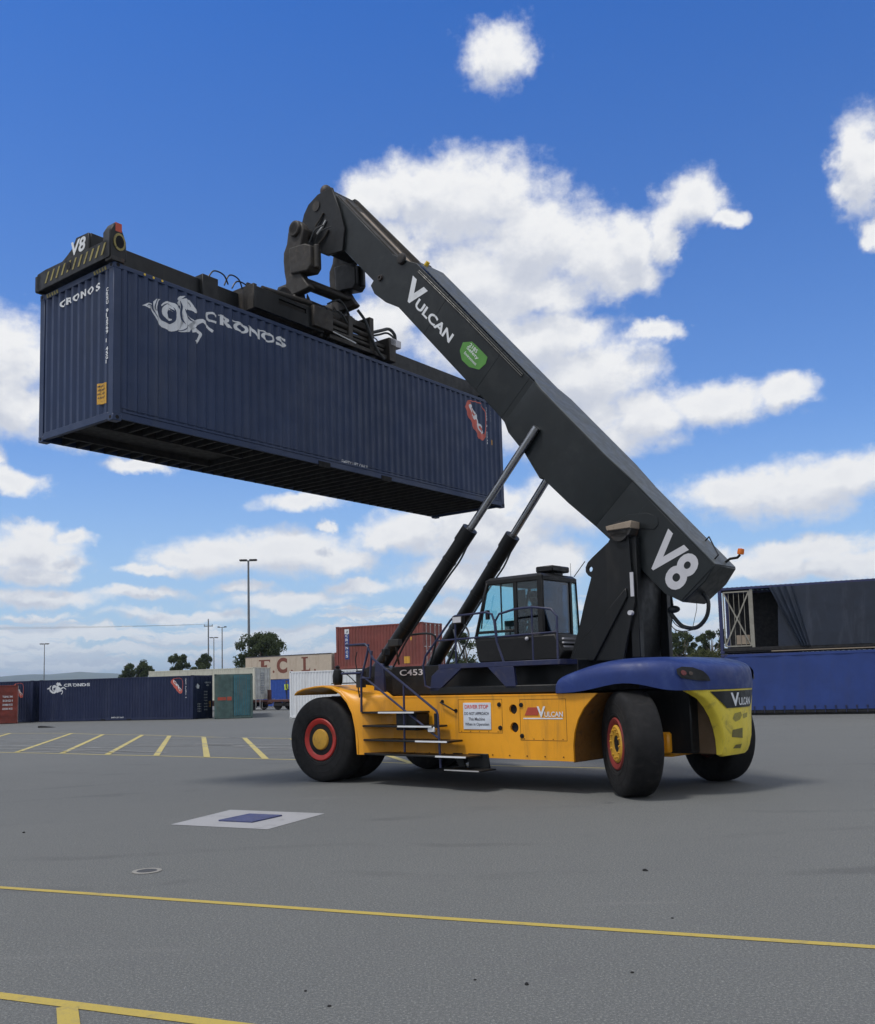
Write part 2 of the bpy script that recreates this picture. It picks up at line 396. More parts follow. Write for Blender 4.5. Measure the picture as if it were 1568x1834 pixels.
def text_bm(s, w=None, h=None, bold=.0, shear=0.0, spacing=1.0, res=4):
    """flat lettering with its lower left corner at 0,0 scaled to w x h"""
    cu = D.curves.new('lettering', 'FONT'); cu.body = s; cu.offset = bold; cu.shear = shear
    cu.space_character = spacing; cu.resolution_u = res; cu.align_x = 'LEFT'
    ob = D.objects.new('lettering', cu)
    me = ob.to_mesh()
    bm = bmesh.new(); bm.from_mesh(me); ob.to_mesh_clear(); D.objects.remove(ob); D.curves.remove(cu)
    xs = [v.co.x for v in bm.verts]; ys = [v.co.y for v in bm.verts]
    x0, x1, y0, y1 = min(xs), max(xs), min(ys), max(ys)
    ky = (h / (y1 - y0)) if h else 1; kx = (w / (x1 - x0)) if w else ky
    if not h: ky = kx
    for v in bm.verts: v.co = Vector(((v.co.x - x0) * kx, (v.co.y - y0) * ky, 0))
    bmesh.ops.remove_doubles(bm, verts=bm.verts[:], dist=1e-5)
    return bm
def axes(o, x, y, nrm):
    M = Matrix((Vector(x), Vector(y), Vector(nrm))).transposed().to_4x4(); M.translation = Vector(o); return M
def poly_bm(*polys):
    bm = bmesh.new()
    for p in polys:
        f = bm.faces.new([bm.verts.new((a, b, 0)) for a, b in p])
    bmesh.ops.triangulate(bm, faces=bm.faces[:])
    return bm

# ------------------------------------------------------------------ ground
g = MB(); N = 24
vs = [[g.bm.verts.new((-9000 + 18000 * i / N, -3000 + 15000 * j / N, 0)) for i in range(N + 1)] for j in range(N + 1)]
for j in range(N):
    for i in range(N): g.bm.faces.new((vs[j][i], vs[j][i + 1], vs[j + 1][i + 1], vs[j + 1][i]))
m_asph = asphalt()
tag(g.build('ground', m_asph, smooth=False), kind='structure')

m_line = paintmat('yellow_line_paint', (.44, .335, .075), .5)
m_line2 = paintmat('faded_yellow_line_paint', (.48, .40, .14), .6, 3)
m_wpatch = paintmat('white_ground_paint', (.34, .34, .35), .4, 3)
def strip(mb, p, q, w, z=.004):
    p, q = Vector((*p, z)), Vector((*q, z)); d = (q - p).normalized(); n = Vector((-d.y, d.x, 0)) * w / 2
    k = max(1, int((q - p).length / 1.5)); last = None
    for i in range(k + 1):
        c = p.lerp(q, i / k); j = 1 + .05 * noise.noise(c * 1.7)
        a = mb.bm.verts.new(c + n * j); b = mb.bm.verts.new(c - n * j)
        if last: mb.bm.faces.new((last[0], last[1], b, a))
        last = (a, b)
g = MB(); strip(g, (-9.6, 11.5), (-4.31, 9.35), .085); strip(g, (-4.31, 9.35), (-.16, 7.67), .085); strip(g, (-.16, 7.67), (2.71, 6.55), .085); strip(g, (2.71, 6.55), (9, 4.1), .085)
tag(g.build('lane_line', m_line, smooth=False), kind='structure')
g = MB(); strip(g, (-6.5, 7.5), (-2.76, 6.02), .10); strip(g, (-2.76, 6.02), (2.5, 3.87), .10)
tag(g.build('lane_line', m_line, smooth=False), kind='structure')
g = MB(); strip(g, (-2.260, 5.770), (-1.409, 3.771), .115, .008)
tag(g.build('lane_line', m_line, smooth=False), kind='structure')
g = MB()
ps = [(-21, 37.0), (-17.4, 33.6), (-14.9, 32.0), (-12.1, 30.3), (-10.3, 29.1), (-8.5, 28.0), (-6.75, 26.8), (-4.9, 25.5), (-2.68, 24.1), (-.49, 22.3), (4, 19.6)]
for a, b in zip(ps, ps[1:]): strip(g, a, b, .11)
qs = [(-30, 52.2), (-19.3, 46.9), (-18.0, 46.1), (-15.7, 43.8), (-13.45, 42.3), (-11.7, 40.6), (-9.84, 38.8), (-7.92, 37.2), (-6.1, 35.7), (0, 31.3)]
for a, b in zip(qs, qs[1:]): strip(g, a, b, .11)
for a, b in [((-17.4, 33.8), (-21.9, 48.4)), ((-14.1, 31.6), (-18.0, 46.2)), ((-12.15, 30.4), (-15.7, 43.9)), ((-10.3, 29.1), (-13.4, 42.2)), ((-8.5, 28.0), (-11.8, 40.7)), ((-6.75, 26.8), (-9.9, 38.8)), ((-4.9, 25.5), (-7.95, 37.2)), ((-2.9, 24.2), (-5.9, 35.6)), ((-1.0, 22.8), (-4.0, 34.2))]:
    strip(g, a, b, .17, .008)
tag(g.build('bay_marking', m_line2, smooth=False), kind='structure')
g = MB(); rr = random.Random(11)
for k in range(34):
    f = .05 + .9 * rr.random(); h_ = rr.random(); x0 = -17 + 13.5 * h_ - 3.5 * f; y0 = 33.5 - 9 * h_ + 13 * f
    ln = rr.uniform(1.2, 4.5); strip(g, (x0, y0), (x0 + ln, y0 - ln * rr.uniform(.45, .75)), rr.uniform(.06, .14), .006 + k * .0002)
tag(g.build('ground_scuffs', paintmat('pale_scuff', (.28, .28, .27), .9, 2), smooth=False), kind='structure')
g = MB(); g.bm.faces.new([g.bm.verts.new((x, y, .004)) for x, y in [(-3.87, 13.40), (-2.42, 12.69), (-1.87, 14.13), (-3.39, 14.86)]])
tag(g.build('painted_patch', m_wpatch, smooth=False), kind='structure')
# blue grating in the patch
m_bgrate = mat('blue_grating_paint', (.055, .065, .16), .7, dirt=(.12, .12, .13), dirt_amt=.8, dirt_scale=3)
gr = empty('drain_grate', (-2.86, 13.77, 0), R(-26)); tag(gr, 'blue slatted drain grate set in the white painted square on the tarmac', 'drain grate')
gr.scale = (.72, .85, 1)
b = MB().box(-.36, .36, -.36, .36, .0045, .010); b.build('pit', m_blackhole, gr)
b = MB()
for i in range(14): b.box(-.36, .36, -.36 + i * .0535, -.36 + i * .0535 + .034, .012, .022)
b.box(-.40, -.36, -.40, .40, .004, .024).box(.36, .40, -.40, .40, .004, .024).box(-.36, .36, -.40, -.36, .004, .024).box(-.36, .36, .36, .40, .004, .024)
b.build('grating', m_bgrate, gr, bevel=.003)
# round drain cover
dc = empty('manhole_cover', (-3.12, 9.98, 0)); tag(dc, 'small round dark drain cover with pale concrete ring, nearer than the white patch', 'drain cover')
MB().lathe([(.10, .004), (.10, .008), (.145, .009), (.148, .004)], (0, 0, 0), (0, 0, 1), 28).build('ring', mat('pale_concrete', (.26, .25, .23), .9, dirt=(.10, .1, .1), dirt_amt=.7, dirt_scale=8), dc)
MB().lathe([(0, .0085), (.10, .0085), (.102, .004), (0, .004)], (0, 0, 0), (0, 0, 1), 28).build('cover', mat('iron_cover', (.05, .05, .05), .7, bump=.5), dc)
# rubber flap
fl = MB(); fl.prism([(-1.25, .0), (-1.25, .22), (-.6, .2), (.2, .15), (1.25, .03), (1.25, 0)], -.35, .35)
o = fl.build('rubber_flap', m_tyre, bevel=.02); o.location = (-23.1, 55.6, 0); o.rotation_euler = (0, 0, R(-12)); o.scale = (.38, .4, .45)
tag(o, 'black rubber flap lying on tarmac in front of the navy containers', 'rubber flap')
rnd = random.Random(5)
for i, (x, y, s_) in enumerate([(1.76, 9.31, .026), (1.6, 7.47, .012), (.39, 5.96, .015), (1.05, 6.14, .011), (.09, 6.08, .010), (-5.69, 13.0, .018), (-.74, 5.66, .012), (-.92, 5.95, .010)]):
    b = MB(); bmesh.ops.create_icosphere(b.bm, subdivisions=2, radius=s_)
    for v in b.bm.verts: v.co += v.co.normalized() * noise.noise(v.co * 40 + Vector((i, 0, 0))) * s_ * .6; v.co.z = max(v.co.z * .6, -s_ * .2)
    o = b.build('stone', m_tyre); o.location = (x, y, s_ * .2)
    tag(o, 'small dark stone lying loose on the open tarmac', 'stone', 'loose stones on the tarmac')

# hills on the horizon
def hills():
    g = MB(); na, nr = 140, 7
    rows = []
    for j in range(nr):
        r = 5200 + j * 420; row = []
        for i in range(na + 1):
            a = R(-50 + 110 * i / na)
            x, y = r * math.sin(a), r * math.cos(a)
            env = math.sin(math.pi * (j / (nr - 1)))
            left = .55 + .45 * (1 / (1 + math.exp((math.degrees(a) + 17) / 2)))
            hgt = (150 + 42 * noise.noise(Vector((a * 9, j * .15, 0))) + 16 * noise.noise(Vector((a * 45, j * .5, 3)))) * left
            row.append(g.bm.verts.new((x, y, -3 + hgt * env)))
        rows.append(row)
    for j in range(nr - 1):
        for i in range(na): g.bm.faces.new((rows[j][i], rows[j][i + 1], rows[j + 1][i + 1], rows[j + 1][i]))
    tag(g.build('hills', mat('hill_scrub', (.060, .075, .045), .9, var=.4, scale=.004)), kind='structure')
hills()

# ------------------------------------------------------------------ containers
PIT = .219
FO = (.057, .110, .166)
def fold(x):
    t = x % PIT
    if t < FO[0]: return 0.0
    if t < FO[1]: return (t - FO[0]) / (FO[1] - FO[0])
    if t < FO[2]: return 1.0
    return 1 - (t - FO[2]) / (PIT - FO[2])
def fold_xs(x0, x1):
    out = [x0]; k = math.floor(x0 / PIT)
    while k * PIT < x1:
        for o in (0,) + FO:
            x = k * PIT + o
            if x0 + 1e-4 < x < x1 - 1e-4: out.append(x)
        k += 1
    return out + [x1]
def conform(bm, y0=.012, dep=.036, x_off=0.0):
    """slice flat artwork (x, z-up in y) along the corrugation folds and lay it on them"""
    xs = [v.co.x for v in bm.verts]
    for x in fold_xs(min(xs), max(xs))[1:-1]:
        bmesh.ops.bisect_plane(bm, geom=bm.verts[:] + bm.edges[:] + bm.faces[:], plane_co=(x, 0, 0), plane_no=(1, 0, 0))
    for v in bm.verts: v.co.z = -(y0 + dep * fold(v.co.x)) + .004
    return bm
def container(name, L, H, mt, loc, yaw, Wd=2.438, door_end='x1', under=False, label='', cat='shipping container', side=True, door_mt=None, near_kind='corr', castings=True, pt=0):
    e = empty(name, loc, yaw); tag(e, label, cat)
    y0, dep = .012, .036
    z0, z1 = .15, H - .09
    def corr_side(y_out, sgn, nm):
        b = MB(); last = None
        for x in fold_xs(.15, L - .15):
            y = y_out + sgn * (y0 + dep * fold(x))
            a, c = b.bm.verts.new((x, y, z0)), b.bm.verts.new((x, y, z1))
            if last: b.bm.faces.new((last[0], a, c, last[1]))
            last = (a, c)
        return b.build(nm, mt, e, smooth=False, recalc=False)
    if near_kind == 'corr': corr_side(0, 1, 'side_wall')
    elif near_kind == 'flat':
        MB().box(.15, L - .15, .012, .03, z0, z1).build('side_wall', mt, e)
    corr_side(Wd, -1, 'side_wall')
    # roof with shallow corrugation
    b = MB(); last = None
    for x in fold_xs(.15, L - .15):
        z = H - .035 - .02 * fold(x)
        a, c = b.bm.verts.new((x, .05, z)), b.bm.verts.new((x, Wd - .05, z))
        if last: b.bm.faces.new((last[0], a, c, last[1]))
        last = (a, c)
    b.build('roof_panel', mt, e, smooth=False, recalc=False)
    # frame
    b = MB()
    for x in (0.005, L - .155):
        for y in (.005, Wd - .155): b.box(x, x + .15, y, y + .15, .11, H - .11)
    for y in (.008, Wd - .068):
        b.box(.155, L - .155, y, y + .06, H - .10, H - .02)
        b.box(.155, L - .155, y, y + .045, .05, .16)
        b.box(.155, L - .155, y - .004 if y < 1 else y + .02, y + .03 if y < 1 else y + .07, .035, .06)
    for x in (.006, L - .086):
        b.box(x, x + .08, .155, Wd - .155, H - .12, H - .01); b.box(x, x + .08, .155, Wd - .155, .03, .16)
    b.build('frame', mt, e, bevel=.006)
    if castings:
        for x in (0, L - .178):
            for y in (0, Wd - .162):
                for z in (-.004, H - .114):
                    c = MB().box(x, x + .178, y, y + .162, z, z + .118)
                    o = c.build('corner_casting', mt, e, bevel=.008)
                    ys = y - .003 if y == 0 else y + .165
                    h = MB(); h.cyl((x + .089, ys, z + .06), (x + .089, ys + (.006 if y == 0 else -.006), z + .06), .036, n=14)
                    xs_ = x - .003 if x == 0 else x + .181
                    h.cyl((xs_, y + .081, z + .06), (xs_ + (.006 if x == 0 else -.006), y + .081, z + .06), .032, n=14)
                    h.split('hole', m_blackhole, o)
    # ends
    for end, x in (('x0', 0.0), ('x1', L)):
        sg = 1 if end == 'x0' else -1
        if end != door_end:
            b = MB(); last = None
            for y in fold_xs(.15, Wd - .15):
                xx = x + sg * (.012 + .045 * fold(y))
                a, c = b.bm.verts.new((xx, y, .16)), b.bm.verts.new((xx, y, H - .11))
                if last: b.bm.faces.new((last[0], a, c, last[1]))
                last = (a, c)
            b.build('end_wall', mt, e, smooth=False, recalc=False)
        else:
            for k in (0, 1):
                ya, yb = (.16, Wd / 2 - .006) if k == 0 else (Wd / 2 + .006, Wd - .16)
                xa, xb = sorted((x + sg * .035, x + sg * .07))
                dr = MB(); dr.box(xa, xb, ya, yb, .165, H - .125)
                for q in range(4):
                    zc = .4 + q * (H - .7) / 3.4
                    dr.box(min(xa, xa - sg * .02), max(xb, xb - sg * .02), ya + .08, yb - .08, zc, zc + .36)
                do = dr.build('door', door_mt or mt, e, bevel=.008)
                bars = MB()
                for yy in (ya + .28, yb - .28):
                    bars.cyl((x + sg * .0, yy, .08), (x + sg * .0, yy, H - .06), .019, n=10)
                    for zz in (.14, .9, 1.9, H - .14): bars.box(x - .03, x + .03, yy - .05, yy + .05, zz - .03, zz + .03)
                    bars.box(x - .012, x + .012, yy - .25, yy, 1.15, 1.19)
                bars.build('locking_bar', m_alu if mt is not m_navyb else mt, do)
    b = MB(); b.box(.1, L - .1, .06, Wd - .06, .155, .175); b.build('floor', m_under, e)
    b = MB()
    k = .45
    while k < L - .4:
        if under and k < 3.5: b.box(k, k + .045, .05, .70, .02, .15); b.box(k, k + .045, Wd - .70, Wd - .05, .02, .15)
        else: b.box(k, k + .045, .05, Wd - .05, .02, .15)
        k += .305
    if under:
        b.box(.1, 3.5, .66, .72, .0, .15); b.box(.1, 3.5, Wd - .72, Wd - .66, .0, .15)
        b.box(.1, 3.5, .70, Wd - .70, .125, .14)
    b.build('underframe', m_under, e)
    return e
def on_side(e, bm, mt, nm='marking', conf=True):
    """artwork in (x, z) of the near side"""
    if conf: conform(bm)
    b = MB(); b.add(bm, fn=lambda v: Vector((v.x, -v.z if conf else .006, v.y)))
    return b.build(nm, mt, e, smooth=False, recalc=False)
def on_end0(e, bm, mt, nm='marking'):
    """artwork in (-y, z) of the x=0 end"""
    xs = [v.co.x for v in bm.verts]
    for yy in fold_xs(-max(xs), -min(xs))[1:-1]:
        bmesh.ops.bisect_plane(bm, geom=bm.verts[:] + bm.edges[:] + bm.faces[:], plane_co=(-yy, 0, 0), plane_no=(1, 0, 0))
    b = MB(); b.add(bm, fn=lambda v: Vector((.012 + (.022 * fold(-v.x) if abs(v.x) > .3 else 0) - .005, -v.x, v.y)))
    return b.build(nm, mt, e, smooth=False, recalc=False)
def on_end1(e, bm, mt, L, nm='marking', off=.0):
    """artwork in (y, z) of the x=L end"""
    b = MB(); b.add(bm, fn=lambda v: Vector((L + .004 + off, v.x, v.y)))
    return b.build(nm, mt, e, smooth=False, recalc=False)
def shift(bm, x, y, k=1.0, kz=None):
    for v in bm.verts: v.co.x = v.co.x * k + x; v.co.y = v.co.y * (kz or k) + y
    return bm
def merge_bm(*bms):
    m_ = MB()
    for b in bms: m_.add(b)
    return m_.bm
def stroke_bm(pts, ws): b = MB(); b.stroke(pts, ws, None); return b.bm

def seahorse():
    white = merge_bm(
        stroke_bm([(0.80, 2.33), (0.868, 2.236), (0.926, 2.141), (1.008, 2.062), (1.126, 2.014), (1.27, 2.035), (1.39, 2.131), (1.439, 2.271), (1.405, 2.389), (1.318, 2.454), (1.209, 2.483), (1.102, 2.45), (1.036, 2.38)],
                  [.06, .10, .11, .12, .14, .17, .19, .18, .14, .09, .05, .035, .02]),
        stroke_bm([(1.30, 2.33), (1.26, 2.39), (1.18, 2.39), (1.11, 2.32), (1.11, 2.22), (1.18, 2.16), (1.27, 2.18)], [.03, .08, .11, .12, .10, .06, .02]),
        poly_bm([(0.615, 2.257), (0.763, 2.357), (0.832, 2.358), (0.826, 2.264), (0.729, 2.245)]),
        poly_bm([(0.84, 2.288), (0.844, 2.392), (0.902, 2.461), (1.019, 2.503), (0.949, 2.424), (0.919, 2.323), (0.919, 2.231), (0.868, 2.226)]),
        poly_bm([(1.37, 2.60), (1.40, 2.64), (1.46, 2.70), (1.56, 2.72), (1.50, 2.66), (1.43, 2.60)]),
        poly_bm([(1.36, 2.53), (1.42, 2.57), (1.46, 2.53), (1.43, 2.50)]),
        poly_bm([(1.39, 2.559), (1.439, 2.627), (1.575, 2.679), (1.686, 2.682), (1.724, 2.63), (1.761, 2.567), (1.85, 2.508), (1.832, 2.46), (1.781, 2.451), (1.711, 2.488), (1.649, 2.484), (1.611, 2.479), (1.574, 2.436), (1.661, 2.357), (1.773, 2.294), (1.811, 2.284), (1.748, 2.202), (1.71, 2.118), (1.685, 2.058), (1.537, 2.002), (1.415, 1.992), (1.463, 2.111), (1.488, 2.243), (1.464, 2.403), (1.459, 2.507), (1.402, 2.511)]),
        stroke_bm([(1.69, 2.14), (1.836, 2.281), (1.964, 2.349), (2.066, 2.293), (2.156, 2.233), (2.208, 2.198)], [.12, .10, .075, .06, .05, .065]),
        stroke_bm([(1.72, 2.10), (1.836, 2.121), (1.922, 2.085), (1.899, 2.001), (1.856, 1.93), (1.81, 1.881)], [.10, .075, .06, .05, .055, .075]))
    lines = merge_bm(
        stroke_bm([(1.026, 2.43), (0.991, 2.314), (0.984, 2.215), (1.027, 2.14), (1.114, 2.093), (1.221, 2.103), (1.308, 2.18), (1.327, 2.279), (1.289, 2.351), (1.209, 2.385)], [.03, .045, .05, .05, .045, .045, .05, .045, .035, .012]),
        stroke_bm([(1.19, 2.35), (1.155, 2.27), (1.18, 2.20)], [.008, .026, .012]),
        stroke_bm([(1.28, 2.33), (1.245, 2.26), (1.25, 2.20)], [.01, .03, .012]),
        stroke_bm([(0.839, 2.39), (0.838, 2.267), (0.896, 2.162), (0.985, 2.076)], [.018, .022, .018, .006]),
        stroke_bm([(0.93, 2.47), (0.882, 2.331), (0.895, 2.244)], [.014, .022, .012]),
        stroke_bm([(1.464, 2.60), (1.49, 2.498), (1.475, 2.37), (1.50, 2.236), (1.56, 2.163)], [.016, .034, .040, .030, .008]),
        stroke_bm([(1.555, 2.46), (1.60, 2.38), (1.67, 2.315), (1.748, 2.27)], [.02, .034, .032, .012]),
        stroke_bm([(1.40, 2.01), (1.50, 2.03), (1.60, 2.10), (1.65, 2.18)], [.006, .018, .018, .008]),
        stroke_bm([(1.62, 2.63), (1.68, 2.60), (1.70, 2.56)], [.01, .016, .008]),
        stroke_bm([(0.70, 2.27), (0.78, 2.33), (0.83, 2.31)], [.006, .016, .01]))
    return white, lines
def cronos_word():
    spots = [('C', 2.03, .29, 2.385), ('R', 2.39, .31, 2.385), ('O', 2.745, .37, 2.385), ('N', 3.14, .30, 2.385), ('O', 3.465, .38, 2.385), ('S', 3.88, .27, 2.385)]
    out = []
    for ch, x, w, z in spots:
        z += .01 if ch == 'R' else 0
        out.append(shift(text_bm(ch, w=w, h=.21 if ch in 'CRNS' else .19, bold=.035), x, z))
        if ch == 'O': out.append(poly_bm([(x - .05, z + .185), (x - .05, z + .205), (x + w * .62, z + .205), (x + w * .70, z + .17)]))
        if ch in 'RN': out.append(poly_bm([(x - .03, z + .185), (x - .03, z + .2), (x + .05, z + .2), (x + .05, z + .185)]))
    return merge_bm(*out)
def cpc_logo():
    band = poly_bm([(10.495, 2.481), (10.564, 2.604), (10.667, 2.687), (10.74, 2.66), (10.84, 2.50), (11.05, 2.24), (11.26, 1.98), (11.404, 1.861), (11.34, 1.745), (11.222, 1.70), (11.097, 1.759), (10.89, 1.98), (10.687, 2.22)])
    ring = merge_bm(stroke_bm([(10.66, 2.685), (10.92, 2.72), (11.18, 2.728), (11.309, 2.656), (11.413, 2.524)], [.03, .028, .028, .028, .028]), stroke_bm([(11.413, 2.524), (11.425, 2.349), (11.41, 2.08), (11.368, 1.86)], [.028, .028, .03, .04]))
    a = math.atan2(-.72, .60)
    tx = text_bm('CPC', w=.90, h=.155, bold=.05)
    for v in tx.verts:
        x, y = v.co.x, v.co.y - .02
        v.co.x = 10.66 + x * math.cos(a) - y * math.sin(a); v.co.y = 2.56 + x * math.sin(a) + y * math.cos(a)
    return band, ring, tx
def vertical_text(s, x, z, w, h, step, bold=.01):
    return merge_bm(*[shift(text_bm(c, w=w * (.35 if c in '1I' else 1), h=h, bold=bold), x, z - i * step) for i, c in enumerate(s) if c != ' '])

CONT = (-5.8261, 16.6397, 6.5849); CYAW = .9186
cont = container('lifted_container', 12.192, 2.896, m_navyc, CONT, CYAW, under=True,
                 label='navy blue forty foot container hanging in the air under the lifting frame', cat='shipping container')
w_, l_ = seahorse(); on_side(cont, w_, m_white, 'emblem')
conform(l_, y0=.009); b = MB(); b.add(l_, fn=lambda v: Vector((v.x, -v.z, v.y))); b.build('emblem_line', m_navyc, cont, smooth=False, recalc=False)
on_side(cont, cronos_word(), m_white, 'lettering')
bd, rg, tx = cpc_logo(); on_side(cont, bd, m_cpc, 'emblem'); on_side(cont, rg, m_cpc, 'emblem')
conform(tx, y0=.009); b = MB(); b.add(tx, fn=lambda v: Vector((v.x, -v.z, v.y))); b.build('lettering', m_white, cont, smooth=False, recalc=False)
on_side(cont, vertical_text('CRSU 912569 1', 11.46, 2.60, .07, .08, .095, .03), m_white, 'lettering')
on_side(cont, vertical_text('45G1', 11.66, 2.56, .06, .07, .085, .03), m_white, 'lettering')
on_side(cont, poly_bm([(11.66, 1.82), (11.75, 1.82), (11.75, 1.68), (11.66, 1.68)]), m_orlabel, 'warning_label')
b = MB(); b.add(shift(text_bm('EMPTY LIFT ONLY', w=.86, h=.085, bold=.01), 5.77, .175), fn=lambda v: Vector((v.x, .0, v.y))); b.build('lettering', m_white, cont, smooth=False, recalc=False)
for x in (.65, .84, 1.03):
    b = MB(); b.cyl((x, .002, 2.845), (x, .012, 2.845), .022, n=12); b.build('rivet', m_ylens, cont)
for x in (5.05, 7.10):
    MB().box(x, x + .36, -.001, .03, .0, .115).build('fork_pocket', m_blackhole, cont)
# heavier double lower rail of the side
MB().box(.19, 12.0, .0, .014, .235, .25).box(.19, 12.0, -.002, .010, .165, .20).build('bottom_rail', m_navyc, cont)
# front end artwork
e0 = merge_bm(*[shift(text_bm(c, w=w, h=.135, bold=.03), x, 2.48) for c, x, w in (('C', -1.76, .19), ('R', -1.54, .19), ('O', -1.32, .22), ('N', -1.07, .19), ('O', -.85, .21), ('S', -.60, .17))])
on_end0(cont, e0, m_white, 'lettering')
on_end0(cont, vertical_text('CRSU 912569 1 45G1', -.24, 2.38, .07, .07, .078, .03), m_white, 'lettering')
on_end0(cont, poly_bm([(-.52, .74), (-.52, .36), (-.21, .33), (-.21, .71)]), m_orlabel, 'warning_label')
on_end0(cont, merge_bm(*[shift(text_bm(c, w=.22, h=.035, bold=.01), -.48, .66 - i * .07) for i, c in enumerate(('MAX', '30480', 'KG', '45G1'))]), m_blktx, 'lettering').location.x = -.003
b = MB()
for i in range(5):
    for y in (.22 + i * .085, 1.80 + i * .085):
        b.prism([(y, 2.79), (y + .05, 2.79), (y + .08, 2.86), (y + .03, 2.86)], -.001, .006, 'x')
b.split('hazard_stripe', m_yelstripe, cont)

# ------------------------------------------------------------------ reach stacker
TL = Vector((-1.2476, 20.3662, 0)); TY = 2.434
rs = empty('reach_stacker', TL, TY)
tag(rs, 'yellow, black and blue reach stacker with long raised boom holding a container', 'reach stacker')
MT = Matrix.Translation(TL) @ Matrix.Rotation(TY, 4, 'Z')
MC = Matrix.Translation(CONT) @ Matrix.Rotation(CYAW, 4, 'Z')
XC = MT.inverted() @ MC           # container frame -> truck frame
BA = Vector((-.66442, -.74736)); BN = Vector((.74736, -.66442)); BO = Vector((-7.49, 3.55))
def sd(s, d): p = BO - BA * s + BN * d; return (p.x, p.y)

# wheels
def wheel(name, c, steer, side, hubkind):
    """side +1 = outer face towards +V"""
    ax = Matrix.Rotation(steer, 3, 'Z') @ Vector((0, side, 0))
    R0, hw = .81, (.28 if hubkind == 'front' else .262)
    prof = [(.40, -hw + .03), (.44, -hw), (.56, -hw - .008), (.68, -hw), (.755, -hw + .018), (.790, -hw + .045), (.806, -hw + .085), (R0, -.10), (R0, .10), (.806, hw - .085), (.790, hw - .045), (.755, hw - .018), (.68, hw), (.56, hw + .008), (.44, hw), (.40, hw - .03)]
    t = MB().lathe(prof, c, ax, 64)
    for v in t.bm.verts:
        if v.co.z < .012: v.co.z = .004
    t.lathe([(.60, hw + .001), (.605, hw + .007), (.62, hw + .007), (.625, hw - .001)], c, ax, 64, False).lathe([(.47, hw + .001), (.475, hw + .008), (.485, hw + .008), (.49, hw + .001)], c, ax, 64, False)
    w = t.build('wheel', m_tyre, rs)
    rim = MB().lathe([(.40, -hw + .03), (.38, hw - .035), (.405, hw - .015), (.385, hw + .004), (.335, hw - .005), (.30, hw - .03), (.275, hw - .06), (.265, hw - .16), (.05, hw - .17)], c, ax, 40)
    rim.build('rim', m_red if hubkind == 'front' else mat('dusty_red_paint', (.20, .022, .018), .6, dirt=(.06, .04, .03), dirt_amt=.7), w)
    c = Vector(c); a = Vector(ax)
    if hubkind == 'front':
        h = MB().lathe([(.20, hw - .16), (.20, hw - .02), (.182, hw + .005), (.10, hw + .015), (.0, hw + .015)], c, ax, 32)
        h.build('hub', m_hub, w)
        o1 = a.orthogonal().normalized(); o2 = a.cross(o1); bo = MB()
        for k in range(20):
            q = c + (o1 * math.cos(k * .314) + o2 * math.sin(k * .314)) * .235
            bo.cyl(q + a * (hw - .165), q + a * (hw - .045), .017, n=6)
        bo.build('wheel_bolt', m_hub, w)
        for k in range(3):
            pass
    else:
        MB().lathe([(.29, hw - .17), (.29, hw - .02), (.26, hw + .0), (.20, hw - .01), (.13, hw - .02), (.13, hw - .12)], c, ax, 32).build('hub', m_hub, w)
        o1 = a.orthogonal().normalized(); o2 = a.cross(o1); bo = MB()
        for k in range(12):
            q = c + (o1 * math.cos(k * .5236) + o2 * math.sin(k * .5236)) * .215
            bo.cyl(q + a * (hw - .02), q + a * (hw + .02), .016, n=6)
        bo.build('wheel_bolt', m_hub, w)
        MB().lathe([(.125, hw - .13), (.125, hw - .05), (.06, hw - .03), (0, hw - .03)], c, ax, 24).build('hub_cap', m_dark, w)
    return w
wheel('w', (0, 1.785, .81), R(6), 1, 'front'); wheel('w', (.06, 1.19, .81), R(6), 1, 'front')
wheel('w', (0, -1.785, .81), 0, -1, 'front'); wheel('w', (0, -1.19, .81), 0, -1, 'front')
wheel('w', (-6.40, 1.34, .81), R(-41), 1, 'rear'); wheel('w', (-6.52, -1.38, .81), R(-30), -1, 'rear')
MB().cyl((0, -1.0, .81), (0, 1.0, .81), .3).build('axle', m_dark, rs)
MB().cyl((-6.45, -1.15, .78), (-6.45, 1.15, .78), .16).box(-6.7, -6.2, -.6, .6, .55, 1.0).box(-6.75, -6.1, .55, .80, .62, .95).box(-6.75, -6.1, -.8, -.55, .62, .95).build('steer_axle', m_yel, rs, bevel=.03)

# chassis
MB().box(-7.1, 1.15, -.70, .70, .62, 1.62).box(-5.3, -.75, -.98, .98, .70, 1.60).build('chassis_frame', m_black, rs, bevel=.02)
MB().box(-5.25, -.95, -1.0, 1.0, 1.61, 2.16).box(-5.35, -2.4, .85, 1.52, 1.615, 1.75).build('deck_box', m_black, rs, bevel=.015)
b = MB(); b.box(-1.0, -.02, .35, .98, 1.55, 2.0); b.box(-1.0, -.02, -.98, -.35, 1.55, 2.0); b.prism([(.0, 1.5), (.02, 1.9), (-.10, 2.12), (-.3, 2.2), (-.6, 2.2), (-1., 2.1), (-1., 1.5)], .62, .98)
b.prism([(.0, 1.5), (.02, 1.9), (-.10, 2.12), (-.3, 2.2), (-.6, 2.2), (-1., 2.1), (-1., 1.5)], -.98, -.62)
b.build('cylinder_bracket', m_black, rs, bevel=.01)
def arcp(cx, cz, r, a0, a1, n):
    return [(cx + r * math.cos(R(a0 + (a1 - a0) * i / n)), cz + r * math.sin(R(a0 + (a1 - a0) * i / n))) for i in range(n + 1)]
